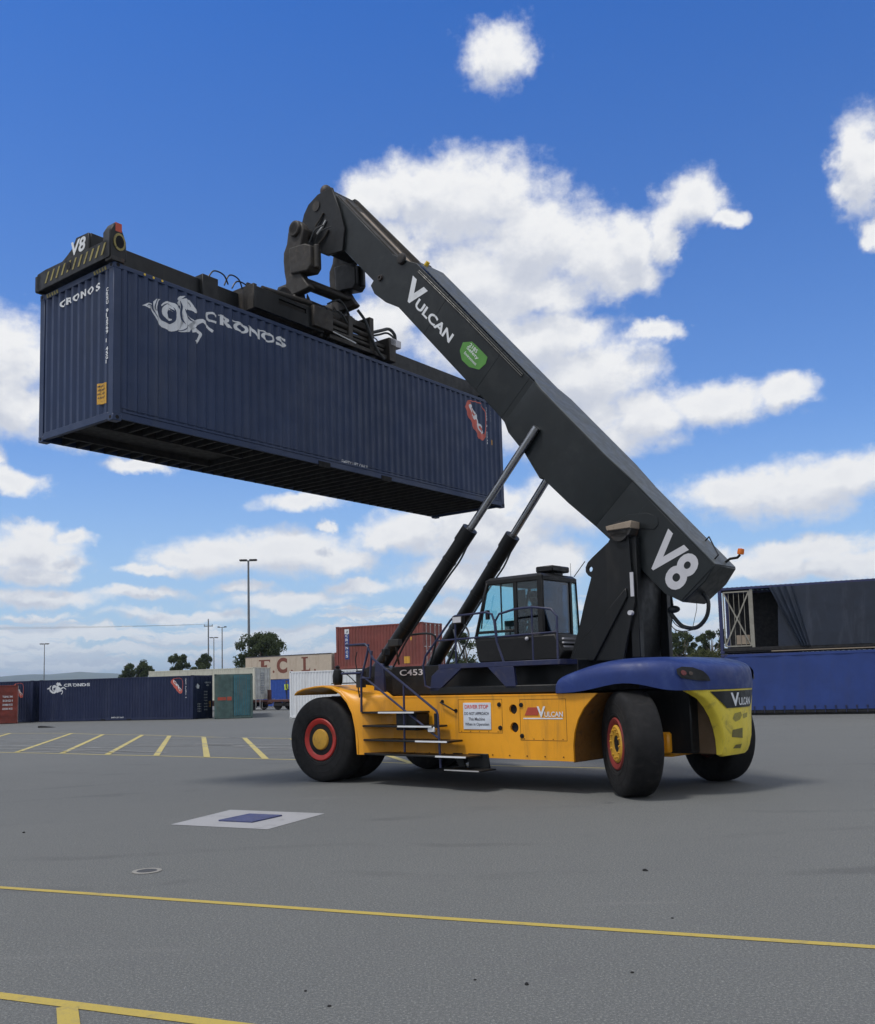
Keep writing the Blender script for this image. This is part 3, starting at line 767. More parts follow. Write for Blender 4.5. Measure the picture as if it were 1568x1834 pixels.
def side_panel(y0, y1):
    outer = [(-5.50, .52)] + [(-5.50, .78), (-5.53, .98), (-5.60, 1.18), (-5.72, 1.36), (-5.86, 1.50), (-5.98, 1.595)] + [(-1.05, 1.605), (-1.05, .55)]
    holes = [circle(-4.33, 1.35, .082, 24), circle(-4.345, 1.05, .085, 24)]
    b = MB(); b.prism(outer, y0, y1, 'y', holes)
    return b
for s_ in (1, -1):
    y = 1.60 * s_
    o = side_panel(y, y - .04 * s_).build('side_panel', m_yel, rs, smooth=False)
    MB().box(-5.46, -1.05, *sorted((y - .045 * s_, .95 * s_)), .53, 1.59).build('side_tank', m_yel if s_ < 0 else m_yel, rs)
    MB().cyl((-4.33, y - .046 * s_, 1.35), (-4.33, y - .040 * s_, 1.35), .079).cyl((-4.345, y - .046 * s_, 1.05), (-4.345, y - .040 * s_, 1.05), .082).split('port_recess', m_blackhole, rs)
    # wheel arch liner behind the panel
    b = MB(); pr = [(-5.50, .52), (-5.50, .78), (-5.53, .98), (-5.60, 1.18), (-5.72, 1.36), (-5.86, 1.50), (-5.98, 1.595)]
    b.prism(pr + [(p[0] + .03, p[1] - .02) for p in reversed(pr)], *sorted((y - .041 * s_, .7 * s_)))
    b.build('wheel_arch', mat('dirty_amber', (.22, .10, .02), .7, dirt=(.03, .025, .02), dirt_amt=.8, dirt_scale=2), rs)
y = 1.60
def frame_line(u0, u1, w0, w1, t=.006):
    b = MB()
    b.box(u0, u1, y - .001, y + .0025, w1 - t, w1); b.box(u0, u1, y - .001, y + .0025, w0, w0 + t)
    b.box(u0, u0 + t, y - .001, y + .0025, w0 + t, w1 - t); b.box(u1 - t, u1, y - .001, y + .0025, w0 + t, w1 - t)
    return b
m_groove = mat('panel_gap', (.10, .035, .006), .8)
frame_line(-4.10, -3.13, .95, 1.525).build('access_door', m_groove, rs); frame_line(-5.39, -4.47, .84, 1.515).build('access_door', m_groove, rs)
for (u, w) in ((-4.04, 1.43), (-4.05, 1.04), (-4.50, 1.42), (-4.50, .91)):
    MB().cyl((u, y, w), (u, y + .02, w), .040, .034, n=18).cyl((u, y + .02, w), (u, y + .028, w), .015, n=10).build('door_latch', m_black, rs)
MB().tube([(-2.77, y, 1.49), (-2.77, y + .06, 1.48), (-3.08, y + .06, 1.34), (-3.08, y, 1.33)], .014).cyl((-2.77, y, 1.49), (-2.77, y + .012, 1.49), .035).cyl((-3.08, y, 1.33), (-3.08, y + .012, 1.33), .035).build('grab_handle', m_black, rs)
b = MB()
for k in range(12): b.cyl((-1.35 - k * .36, y, .585), (-1.35 - k * .36, y + .010, .585), .012, n=6)
for k in range(5): b.cyl((-3.20 - k * .2, y, .975), (-3.20 - k * .2, y + .008, .975), .008, n=6); b.cyl((-4.55 - k * .19, y, .865), (-4.55 - k * .19, y + .008, .865), .008, n=6)
b.build('side_bolt', m_groove, rs)
MB().box(-5.45, -1.10, y, y + .006, 1.572, 1.592).build('edge_trim', m_yel, rs)
# warning sign
sg = MB().box(-3.86, -3.25, y + .001, y + .012, 1.01, 1.465).build('warning_sign', mat('sign_white', (.62, .66, .72), .45), rs, bevel=.004)
def near_text(s, u_left, w_bottom, wd, h, mt, parent, yy, bold=.012, shear=0, name='lettering', spacing=1):
    b = MB(); b.add(text_bm(s, w=wd, h=h, bold=bold, shear=shear, spacing=spacing), axes((u_left, yy, w_bottom), (-1, 0, 0), (0, 0, 1), (0, 1, 0)))
    return b.build(name, mt, parent, smooth=False, recalc=False)
near_text('DRIVER STOP', -3.29, 1.365, .52, .065, m_redtx, sg, y + .0145, .02)
near_text('DO NOT APPROACH', -3.28, 1.255, .54, .052, m_blktx, sg, y + .0145, .02)
near_text('This Machine', -3.37, 1.16, .36, .055, m_blktx, sg, y + .0145)
near_text('When in Operation', -3.29, 1.06, .53, .065, m_blktx, sg, y + .0145)
# maker's badge
bg = MB(); bg.prism([(-4.57, 1.25), (-4.64, 1.38), (-4.86, 1.38), (-4.84, 1.25)], y + .001, y + .008); bg = bg.build('badge', mat('badge_red', (.42, .06, .03), .5), rs)
near_text('V', -4.82, 1.215, .17, .18, m_white, bg, y + .010, .03)
near_text('ULCAN', -4.97, 1.225, .36, .085, m_white, bg, y + .010, .02)
MB().box(-5.32, -4.54, y + .001, y + .005, 1.188, 1.208).build('underline', m_white, bg)
near_text('C453', -1.17, 1.985, .60, .115, m_silver, rs, 1.004, .012)

# front fender
def fender(s_):
    b = MB(); n = 22; prof = []
    pts = [(.70, 1.665), (.68, 1.70), (.60, 1.745), (.45, 1.785), (.27, 1.81), (.08, 1.83), (-.15, 1.84), (-.42, 1.81), (-.65, 1.71), (-.85, 1.54), (-.98, 1.32), (-1.05, 1.05), (-1.09, .80), (-1.10, .55)]
    inn = [(p[0] * .965 - .0, p[1] - .05 if i < 8 else p[1]) for i, p in enumerate(pts)]
    inn = [(.68, 1.65), (.65, 1.675), (.58, 1.71), (.43, 1.75), (.25, 1.775), (.07, 1.79), (-.14, 1.80), (-.39, 1.765), (-.60, 1.67), (-.80, 1.50), (-.93, 1.30), (-1.00, 1.05), (-1.04, .80), (-1.05, .55)]
    b.prism(pts + inn[::-1], *sorted((2.08 * s_, .95 * s_)))
    o = b.build('fender', m_yel, rs, bevel=.015)
    # filler behind the arch, curving back to the side panel
    n = 8; b = MB(); rows = []
    outer = [(-.30, 1.80), (-.60, 1.68), (-.82, 1.50), (-.95, 1.28), (-1.02, 1.0), (-1.06, .55)]
    for k in range(n + 1):
        f = k / n; u_end = -1.55
        yy = 2.075 - (.475) * (f * f * (3 - 2 * f))
        rows.append([b.bm.verts.new((p[0] * (1 - f) + u_end * f, yy * s_, p[1] * (1 - f) + (1.604 if i < 4 else p[1]) * f - (0 if i < 3 else (0)))) for i, p in enumerate(outer)])
    for A, B in zip(rows, rows[1:]):
        for i in range(len(outer) - 1): b.bm.faces.new((A[i], A[i + 1], B[i + 1], B[i]))
    top = [(r[0].co.copy()) for r in rows]
    inner = b.bm.verts.new((-1.0, 1.2 * s_, 1.70)); 
    for A, B in zip(rows, rows[1:]): b.bm.faces.new((A[0], B[0], inner))
    b.build('fender_skirt', m_yel, rs)
fender(1); fender(-1)

# steps
st = [(1.335, -1.62, -2.52), (1.09, -2.10, -2.93), (.835, -2.52, -3.27), (.585, -2.98, -3.68)]
for i, (w, u0, u1) in enumerate(st):
    o = MB().prism([(-1.12, 1.62), (-1.12, 2.0), (-1.7, 2.06), (u1, 2.06), (u1 + .02, 1.64)][::-1], w - .035, w, 'z')
    o = o.build('step', m_black, rs, bevel=.006)
    MB().box(u1 + .02, u0, 2.062, 2.075, w - .03, w - .002).build('step_edge', m_white, o)
MB().box(-2.45, -1.95, 1.605, 1.95, 1.0, 1.30).build('battery_box', m_black, rs, bevel=.01)
MB().box(-2.95, -2.80, 2.01, 2.05, .98, 1.07).build('reflector', m_white, rs, bevel=.01)
hs = MB().box(-3.95, -3.15, 1.62, 2.06, .335, .36)
hs.prism([(-3.35, .36), (-3.35, .60), (-3.78, .60), (-3.82, .36)], 1.60, 1.63); hs.prism([(-3.0, .60), (-3.15, .36), (-3.3, .36), (-3.2, .60)], 1.60, 1.64)
o = hs.build('step', m_black, rs, bevel=.005); MB().box(-3.93, -3.18, 2.062, 2.075, .338, .357).build('step_edge', m_alu, o)
# stair handrails
V2 = 2.0; r_ = .022
MB().tube([(-1.12, V2, 1.33), (-1.13, V2, 1.95), (-1.30, V2, 2.40), (-1.33, V2, 2.52), (-1.25, V2, 2.58), (-.73, V2, 2.58)], r_).tube([(-1.33, V2, 2.50), (-1.45, V2, 2.30), (-2.97, V2, 1.345), (-3.0, V2, 1.28), (-3.04, V2, .37)], r_) \
    .tube([(-1.16, V2, 1.97), (-1.24, V2, 1.95), (-3.0, V2, .88)], r_ * .9).tube([(-2.21, V2, 1.80), (-2.2, V2, .62)], r_ * .9).tube([(-1.14, V2, 1.95), (-1.36, V2, 1.95), (-1.42, V2, 2.45)], r_) \
    .tube([(-.73, V2, 2.58), (-.95, 1.6, 2.58)], r_).tube([(-.6, V2, 2.05), (-1.13, V2, 2.05)], r_).build('handrail', m_navy, rs)
MB().box(-3.0, -2.94, V2 - .02, V2 + .03, 1.05, 1.30).build('reflector', m_black, rs)
MB().prism([(-.80, 1.66), (-1.10, 1.62), (-1.06, 2.22), (-.86, 2.25)], 1.30, 1.36).build('side_plate', m_navy, rs, bevel=.01)
# work lamps and clutter above the fender
def worklamp(u, v, w, s=.07):
    o = MB().box(u - s * .5, u + s * .6, v - s, v + s, w - s * .8, w + s * .8).cyl((u, v, w - s * .8), (u, v, w - s * 2.2), .012).build('work_lamp', m_black, rs, bevel=.01)
    MB().cyl((u + s * .6, v, w), (u + s * .62, v, w), s * .6, n=16).build('lens', m_alu, o)
MB().lathe([(.0, 1.84), (.07, 1.84), (.095, 1.90), (.10, 2.02), (.075, 2.12), (.04, 2.15), (.05, 2.19), (.0, 2.22)], (-.38, 1.9, 0), (0, 0, 1), 16).build('horn', m_black, rs)
MB().box(-1.12, -.96, 1.86, 1.98, 1.78, 2.10).build('junction_box', m_dark, rs, bevel=.01)
MB().box(-1.1, -.2, 1.84, 1.90, 1.86, 1.88).tube([(-.95, 1.93, 1.9), (-1.0, 1.93, 1.6), (-1.07, 1.93, 1.45)], .012).tube([(-.5, 1.9, 2.1), (-.7, 1.9, 2.0), (-.9, 1.9, 1.86)], .01, smooth_pts=4).tube([(-.97, 1.95, 2.1), (-.93, 1.95, 2.3), (-.98, 1.95, 2.45)], .01, smooth_pts=3).build('wiring', m_black, rs)
mr = MB().tube([(-1.2, 1.05, 2.2), (-1.25, 1.15, 2.4), (-1.30, 1.25, 2.62)], .02).box(-1.42, -1.15, 1.18, 1.30, 2.55, 2.68).build('work_lamp', m_dark, rs, bevel=.01)
worklamp(-.95, 1.15, 2.45, .08)

# blue platform and cab rails
MB().box(-5.25, -2.62, 1.0, 1.52, 2.07, 2.155).prism([(-2.62, 2.07), (-2.45, 1.95), (-2.40, 1.68), (-2.60, 1.68), (-3.15, 2.07)], 1.46, 1.52).prism([(-3.75, 2.07), (-4.3, 2.07), (-4.35, 1.70), (-4.15, 1.70)], 1.46, 1.52).build('platform', m_navy, rs, bevel=.006)
V1 = 1.5; r_ = .02
MB().tube([(-2.45, V1, 1.72), (-2.28, V1, 1.78), (-2.24, V1, 2.15), (-2.30, V1, 2.32), (-2.92, V1, 2.93), (-3.02, V1, 3.0), (-3.73, V1, 3.02), (-3.86, V1, 2.98), (-3.91, V1, 2.86), (-3.95, V1, 2.5), (-4.05, V1, 2.25), (-4.10, V1, 2.12)], r_) \
    .tube([(-2.58, V1, 2.58), (-3.93, V1, 2.60)], r_ * .8).tube([(-3.03, V1, 3.0), (-3.03, V1, 2.12)], r_ * .8) \
    .tube([(-3.96, V1, 2.5), (-3.93, V1, 2.85), (-4.02, V1, 2.97), (-4.35, V1, 3.03), (-4.72, V1, 3.04), (-5.10, V1, 2.98), (-5.21, V1, 2.85), (-5.20, V1, 2.16)], r_) \
    .tube([(-3.97, V1, 2.58), (-5.2, V1, 2.60)], r_ * .8).tube([(-4.71, V1, 3.03), (-4.71, V1, 2.12)], r_ * .8).build('handrail', m_navy, rs)
o = MB().box(-3.20, -2.97, 1.42, 1.52, 2.86, 3.0).build('work_lamp', m_dark, rs, bevel=.01); MB().box(-3.18, -2.99, 1.521, 1.525, 2.88, 2.98).build('lens', m_silver, o)

# cab
cy0, cy1 = -.62, .70
cabm = mat('cab_charcoal', (.0085, .0085, .009), .45, spec=.35, dirt=(.05, .045, .04), dirt_amt=.2)
# lower shell: side profile
b = MB(); b.prism([(-2.82, 2.60), (-2.90, 2.20), (-2.95, 2.165), (-4.72, 2.165), (-4.78, 2.30), (-4.62, 2.62)], -.62, .72); b.build('cab', cabm, rs, bevel=.03, segs=2)
cab = rs.children[-1]
cab_parts = []
b = MB()
def post(p, q, w=.045): b.tube([p, q], w, 6)
rearU = -4.36
post((-2.84, cy1, 2.60), (-3.16, cy1, 3.62), .035); post((-2.84, cy0, 2.60), (-3.16, cy0, 3.62), .035)
b.box(-3.82, -3.74, cy1 - .04, cy1 + .015, 2.58, 3.66); b.box(-3.82, -3.74, cy0 - .015, cy0 + .04, 2.58, 3.66)
b.box(rearU - .02, rearU + .09, cy1 - .05, cy1 + .015, 2.35, 3.68); b.box(rearU - .015, rearU + .05, -.25, -.18, 2.55, 3.66)
b.box(-3.92, -3.34, cy0 - .015, cy0 + .01, 2.58, 3.6); b.box(-3.05, -2.86, cy0 - .012, cy0 + .01, 2.6, 3.6); b.tube([(-4.36, -.46, 2.6), (-4.36, -.40, 3.62)], .02, 5)
b.box(-3.47, -3.445, cy1 - .02, cy1 + .01, 2.72, 3.6)
b.box(-3.74, -2.90, cy1 - .02, cy1 + .012, 2.70, 2.75)
b.box(rearU, -2.86, cy1 - .05, cy1 + .012, 2.56, 2.63); b.box(rearU - .01, rearU + .04, -.2, cy1 - .05, 2.56, 2.66)
b.box(rearU, -3.14, cy1 - .06, cy1 + .012, 3.58, 3.66); b.box(rearU - .01, rearU + .04, -.2, cy1 - .06, 3.58, 3.66)
b.build('cab_frame', cabm, cab, bevel=.008)
b = MB()
b.prism([(-2.86, 2.62), (-3.15, 3.60), (-3.74, 3.60), (-3.74, 2.62)], cy1 - .012, cy1 - .006)
b.build('window', m_glass, cab)
MB().prism([(-3.82, 2.62), (-3.82, 3.60), (rearU + .08, 3.60), (rearU + .08, 2.62)], cy1 - .012, cy1 - .006).build('door_window', m_glassd, cab)
MB().box(rearU + .005, rearU + .012, -.2, cy1 - .05, 2.66, 3.58).build('rear_window', m_glassb, cab)
b = MB(); b.prism([(-.25, 2.64), (-.45, 2.64), (-.40, 3.58), (-.25, 3.58)], rearU + .005, rearU + .012, 'x'); b.build('corner_window', m_glass, cab)
MB().prism([(-2.86, 2.62), (-3.15, 3.60), (-4.04, 3.60), (-4.04, 2.62)], cy0 + .006, cy0 + .012).build('window', m_glass, cab)
# windscreen
b = MB(); vs = [b.bm.verts.new(p) for p in ((-2.85, cy0, 2.62), (-2.85, cy1, 2.62), (-3.15, cy1, 3.6), (-3.15, cy0, 3.6))]; b.bm.faces.new(vs); b.build('windscreen', m_glass, cab)
b = MB(); rows = []
for k, w in ((1.0, 3.60), (1.0, 3.66), (.90, 3.715), (.6, 3.745), (.2, 3.75)):
    rows.append([b.bm.verts.new((-3.75 + (u + 3.75) * k, .05 + (v - .05) * k, w)) for u, v in ((-3.12, cy0 - .02), (-3.12, cy1 + .02), (-4.38, cy1 + .02), (-4.38, -.40), (-4.22, cy0 - .02))])
for A_, B_ in zip(rows, rows[1:]):
    for i in range(5): b.bm.faces.new((A_[i], A_[(i + 1) % 5], B_[(i + 1) % 5], B_[i]))
b.bm.faces.new(rows[0][::-1]); b.bm.faces.new(rows[-1]); b.build('cab_roof', cabm, cab)
b = MB(); b.box(-4.34, -3.96, -.25, .30, 3.77, 3.88).box(-4.3, -4.0, -.1, .2, 3.70, 3.77); b.build('air_conditioner', cabm, cab, bevel=.02)
MB().tube([(-4.36, -.35, 3.70), (-4.55, -.45, 3.98)], .008).tube([(-4.36, -.25, 3.7), (-4.36, -.25, 3.95)], .004).split('aerial', m_black, cab)
b = MB()
for i in range(5): b.box(-4.74, -4.70, .1, .62, 2.24 + i * .07, 2.27 + i * .07)
b.split('vent_slat', m_silver, cab)
MB().sphere((-4.05, .76, 2.56), .035).build('work_lamp', m_silver, cab)
MB().tube([(-3.0, cy1 + .02, 2.8), (-3.1, cy1 + .10, 3.0), (-3.2, cy1 + .10, 3.4)], .012).box(-3.24, -3.18, cy1 + .06, cy1 + .12, 2.95, 3.12).build('mirror', m_black, cab)
# seat, console, steering wheel
MB().box(-4.0, -3.5, -.22, .24, 2.48, 2.60).prism([(-3.92, 2.56), (-4.06, 3.12), (-3.96, 3.14), (-3.82, 2.58)], -.22, .24).box(-4.08, -3.99, -.12, .14, 3.12, 3.26).build('seat', cabm, cab, bevel=.03, segs=2)
MB().box(-3.3, -3.1, -.15, .15, 2.62, 2.95).cyl((-3.25, 0, 2.9), (-3.42, 0, 3.05), .03).lathe([(.15, -.012), (.165, 0), (.15, .012), (.14, 0)], (-3.43, 0, 3.06), (-.6, 0, .8), 20).build('steering_wheel', m_black, cab)
MB().box(-4.1, -3.6, -.45, -.28, 2.7, 2.98).build('console', m_black, cab, bevel=.02)

# blue rear hood
def rear_u(v):
    pts = [(0, -7.62), (.5, -7.56), (.9, -7.44), (1.3, -7.18), (1.55, -6.82), (1.66, -6.35), (1.66, -6.0)]
    v = abs(v)
    for (a, b_), (c, d_) in zip(pts, pts[1:]):
        if v <= c: return b_ + (d_ - b_) * (v - a) / (c - a + 1e-9)
    return -6.0
def hood():
    half = [(-5.15, 1.60), (-5.18, 1.66), (-5.6, 1.66), (-6.0, 1.66), (-6.35, 1.66), (-6.6, 1.62), (-6.82, 1.55), (-7.02, 1.43), (-7.18, 1.30), (-7.33, 1.10), (-7.44, .90), (-7.52, .68), (-7.57, .45), (-7.60, .22), (-7.62, 0)]
    loop = half + [(u, -v) for u, v in half[-2::-1]]
    def gg(u): 
        x = (-5.15 - u) / 1.0
        return .32 + .68 * min(1, max(0, x)) ** .55
    b = MB(); rings = []
    for inset, w in ((.0, None), (.0, 1.66), (.0, 1.82), (.01, 1.93), (.04, 2.01), (.09, 2.06), (.20, 2.10), (.45, 2.125), (.9, 2.14), (1.3, 2.14)):
        ring = []
        for u, v in loop:
            k = 1 - inset / 1.7
            cu = -6.35; uu = cu + (u - cu) * (1 - inset / 1.45); vv_ = v * k
            if w is None:
                base = 1.605; t = (-6.45 - u) / .62
                bump = .14 * max(0, 1 - t * t) if abs(v) > 1.2 else 0
                ww = base + bump
            else:
                drop = .10 * max(0, (-6.9 - uu) / .7)
                ww = 1.62 + (w - 1.62) * gg(uu) - drop * (w - 1.62) / .5 + (.10 * max(0, 1 - ((-6.45 - u) / .62) ** 2) if (abs(v) > 1.2 and w < 1.85) else 0)
            ring.append(b.bm.verts.new((uu, vv_, ww)))
        rings.append(ring)
    n = len(loop)
    for A, B in zip(rings, rings[1:]):
        for i in range(n): b.bm.faces.new((A[i], A[(i + 1) % n], B[(i + 1) % n], B[i]))
    b.bm.faces.new(rings[-1])
    o = b.build('rear_hood', m_blue, rs, angle=50)
    sub = o.modifiers.new('s', 'SUBSURF'); sub.levels = 1; sub.render_levels = 1
    return o
hd = hood()
# tail lamp recess at the near rear corner and far rear corner
def rear_skin(bm, sg, dn):
    b = MB(); xs = [v.co.x for v in bm.verts]
    x = math.floor(min(xs) * 20) / 20
    while x < max(xs):
        x += .05; bmesh.ops.bisect_plane(bm, geom=bm.verts[:] + bm.edges[:] + bm.faces[:], plane_co=(x, 0, 0), plane_no=(1, 0, 0))
    b.add(bm, fn=lambda v: Vector((rear_u(v.x) - dn + max(0, v.y - 1.86) * .35, sg * (v.x + dn * .7), v.y)))
    return b
for s_ in (1, -1):
    o = rear_skin(poly_bm([(1.27, 1.93), (1.18, 1.965), (1.03, 1.95), (.90, 1.89), (.80, 1.80), (.77, 1.735), (1.00, 1.75), (1.22, 1.79), (1.28, 1.85)]), s_, .022).build('lamp_recess', m_black, rs, recalc=False)
    rear_skin(poly_bm(circle(1.19, 1.87, .04, 14)), s_, .030).build('tail_lamp', mat('red_lens', (.12, .02, .02), .3), o, recalc=False)
    rear_skin(poly_bm(circle(1.09, 1.86, .03, 14)), s_, .030).build('tail_lamp', mat('amber_lens', (.06, .04, .03), .3), o, recalc=False)
# counterweight
def counterweight():
    prof = [(1.06, 1.60), (.98, 1.55), (.85, 1.47), (.72, 1.34), (.61, 1.18), (.54, 1.0), (.505, .85), (.49, .70), (.49, .60)]
    full = prof + [(.40, .565), (-.40, .565)] + [(-a, c) for a, c in prof[::-1]]
    # lower corner rounding
    b = MB(); rows = []
    for du in (0, .02, .06, .16):
        row = []
        for v, w in full:
            k = 1 - (.03 if du == 0 else (.01 if du == .02 else 0))
            lowc = .10 * max(0, (.95 - w) / .4) ** 2
            row.append(b.bm.verts.new((rear_u(v) + .01 + du + lowc * (du < .1), v * k, w + (.012 if du == 0 and w < .7 else 0))))
        rows.append(row)
    n = len(full)
    for A, B in zip(rows, rows[1:]):
        for i in range(n): b.bm.faces.new((A[i], A[(i + 1) % n], B[(i + 1) % n], B[i]))
    # rear skin: strips between mirrored points
    half = len(full) // 2
    segs = 10
    A = rows[0]
    prev = None
    for i in range(half):
        a, c = A[i], A[n - 1 - i]
        line = [a]
        for k in range(1, segs):
            f = k / segs; v = a.co.y * (1 - f) + c.co.y * f; w = a.co.z
            lowc = .10 * max(0, (.95 - w) / .4) ** 2
            line.append(b.bm.verts.new((rear_u(v) + .01 + lowc, v, w)))
        line.append(c)
        if prev:
            for k in range(segs): b.bm.faces.new((prev[k], prev[k + 1], line[k + 1], line[k]))
        prev = line
    b.bm.faces.new(rows[-1])
    return b.build('counterweight', m_lem, rs, angle=45)
cw = counterweight()
MB().box(-7.44, -6.95, -.46, .46, .60, 1.60).build('counterweight_core', mat('dirty_brown', (.12, .075, .04), .8, dirt=(.10, .06, .03), dirt_amt=.5), rs, bevel=.02)
def rear_art(bm, dn=.006):
    """artwork in (-v, w) on the curved rear"""
    b = MB(); xs = [v.co.x for v in bm.verts]
    x = math.floor(min(xs) * 20) / 20
    while x < max(xs):
        x += .05
        bmesh.ops.bisect_plane(bm, geom=bm.verts[:] + bm.edges[:] + bm.faces[:], plane_co=(x, 0, 0), plane_no=(1, 0, 0))
    b.add(bm, fn=lambda v: Vector((rear_u(-v.x) + .01 - dn + .10 * max(0, (.95 - v.y) / .4) ** 2, -v.x, v.y)))
    return b
pl = rear_art(poly_bm([(-.78, 1.575), (-.42, 1.31), (.42, 1.31), (.78, 1.575)]), .012).build('badge_plate', m_black, cw, recalc=False)
rear_art(shift(text_bm('V', w=.24, h=.21, bold=.03), -.30, 1.335), .018).build('lettering', m_white, pl, smooth=False, recalc=False)
rear_art(shift(text_bm('ULCAN', w=.50, h=.12, bold=.02), -.08, 1.345), .018).build('lettering', m_white, pl, smooth=False, recalc=False)
rear_art(poly_bm([(-.55, .82), (-.53, .98), (-.2, 1.02), (.1, .98), (.1, .84), (-.45, .79)][::-1]) if False else poly_bm([(-.30, .86), (-.28, .97), (.02, .99), (.02, .83)], [(-.22, .68), (-.16, .735), (.02, .735), (.0, .67)]), .004).build('scuffed_slot', mat('dirty_yellow', (.16, .14, .04), .7, dirt=(.03, .03, .03), dirt_amt=.8, dirt_scale=8), cw, recalc=False)
rear_art(poly_bm([(-.26, 1.14), (-.20, 1.22), (-.02, 1.24), (.02, 1.19), (-.05, 1.12), (-.18, 1.09)], [(.06, 1.20), (.30, 1.22), (.28, 1.15), (.08, 1.13)]), .004).build('scuff_mark', mat('scuffed_yellow', (.34, .29, .06), .7, dirt=(.07, .06, .04), dirt_amt=.9, dirt_scale=9), cw, recalc=False)

# mast plates carrying the boom pivot
near = [(-4.83, 2.12), (-5.07, 2.74), (-5.18, 3.1), (-5.34, 3.54), (-5.28, 3.58), (-5.235, 3.64), (-5.235, 3.72), (-5.28, 3.80), (-5.38, 3.88), (-5.70, 4.10), (-5.78, 4.21), (-6.08, 4.21), (-6.10, 4.0), (-6.12, 3.5), (-6.16, 3.05), (-6.0, 2.5), (-5.90, 2.12)]
for s_ in (1, -1):
    o = MB().prism(near, *sorted((.62 * s_, .56 * s_)), 'y', [circle(-5.33, 3.68, .045, 16)]).build('mast_plate', m_black, rs, smooth=False, bevel=.008)
    b = MB(); b.box(-6.19, -6.03, *sorted((.56 * s_, .42 * s_)), 2.15, 4.15)
    b.prism([(-4.88, 2.12), (-5.0, 2.35), (-6.02, 3.30), (-6.04, 3.15), (-5.35, 2.12)], *sorted((.62 * s_, .66 * s_)))
    b.build('mast_rib', m_black, o, bevel=.01)
    MB().cyl((-5.95, .54 * s_, 4.25), (-5.95, .68 * s_, 4.25), .17).build('pivot_pin', m_dark, rs)
b = MB(); b.prism([(-5.95, 3.9), (-6.10, 3.3), (-6.04, 2.6), (-5.98, 2.12), (-5.4, 2.12), (-5.5, 2.9)], -.55, .40); b.build('mast_web', m_black, rs, bevel=.02)
b = MB(); b.prism([(-5.9, 4.1), (-6.16, 3.4), (-6.20, 3.0), (-6.12, 2.6), (-5.98, 2.12), (-5.6, 2.12)], -.66, -.62); b.build('mast_plate', m_black, rs, bevel=.01)
MB().prism([(-5.73, 4.28), (-5.71, 4.36), (-6.20, 4.40), (-6.19, 4.28)], .40, .70).split('wear_pad', m_beige, rs, bevel=.01)
MB().prism([(-5.75, 4.18), (-5.72, 4.28), (-6.19, 4.28), (-6.15, 4.17), (-6.0, 4.13)], .42, .68).build('pad_block', m_dark, rs, bevel=.01)
MB().box(-6.16, -6.10, .622, .64, 3.15, 3.55).build('gauge', m_silver, rs)
MB().cyl((-6.10, .62, 2.88), (-6.10, .70, 2.88), .04).build('work_lamp', m_silver, rs)
MB().cyl((-5.95, -.6, 4.1), (-5.95, .6, 4.1), .12).build('pivot_shaft', m_dark, rs)

# boom
bw = .39
op = [sd(*p) for p in [(9.25, .04), (9.45, .12), (10.02, .28), (10.10, .75), (10.08, 1.10), (9.85, 1.16), (9.42, 1.10), (9.02, .97), (7.0, .965), (5.3, .95), (4.3, 1.0), (3.4, 1.09), (3.0, 1.07), (2.2, 1.03), (1.55, .98), (.9, .93), (.25, .90), (-.02, .80), (-.06, .30), (0, 0)]]
# the outer boom body
boom = MB().prism(op, -bw, bw).build('boom', m_boom, rs, bevel=.012)
# top cover plates and shoulder
b = MB()
def bbox(s0, s1, d0, d1, v0, v1):
    q = [sd(s0, d0), sd(s1, d0), sd(s1, d1), sd(s0, d1)]
    return b.prism(q, v0, v1)
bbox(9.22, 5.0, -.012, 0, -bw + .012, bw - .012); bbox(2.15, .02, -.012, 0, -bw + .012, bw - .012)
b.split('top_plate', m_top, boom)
def shoulder(st, name, mt, dd=0.0):
    b = MB(); rings = []
    for (q0, v0, da, db) in st:
        rings.append([b.bm.verts.new((sd(q0, d_)[0], v_, sd(q0, d_)[1])) for v_, d_ in ((-v0, da), (v0, da), (v0, db), (-v0, db))])
    for A_, B_ in zip(rings, rings[1:]):
        for i in range(4): b.bm.faces.new((A_[i], A_[(i + 1) % 4], B_[(i + 1) % 4], B_[i]))
    b.bm.faces.new(rings[0][::-1]); b.bm.faces.new(rings[-1])
    return b.build(name, mt, boom, bevel=.006)
shoulder([(5.02, .393, .01, .96), (4.72, .515, .01, 1.0), (3.9, .515, .01, 1.05), (3.4, .515, .01, 1.10), (2.75, .515, .01, 1.06), (2.1, .393, .01, 1.02)], 'boom_shoulder', m_boom)
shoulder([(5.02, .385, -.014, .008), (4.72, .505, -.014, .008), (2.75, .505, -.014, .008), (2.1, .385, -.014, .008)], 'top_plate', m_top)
b = MB(); b.prism([sd(1.62, .02), sd(1.62, .95), sd(.3, .92), sd(.02, .8), sd(.0, .03)], bw, bw + .012); b.build('rear_side_plate', m_boom, boom, bevel=.003)
b = MB(); b.prism([sd(s, d) for s, d in [(1.9, .9), (1.75, .45), (1.5, .2), (1.3, .12), (1.2, .2), (1.2, .3), (1.45, .5), (1.62, .95)]], bw + .012, bw + .022); b.build('pivot_plate', m_boom, boom, bevel=.004)
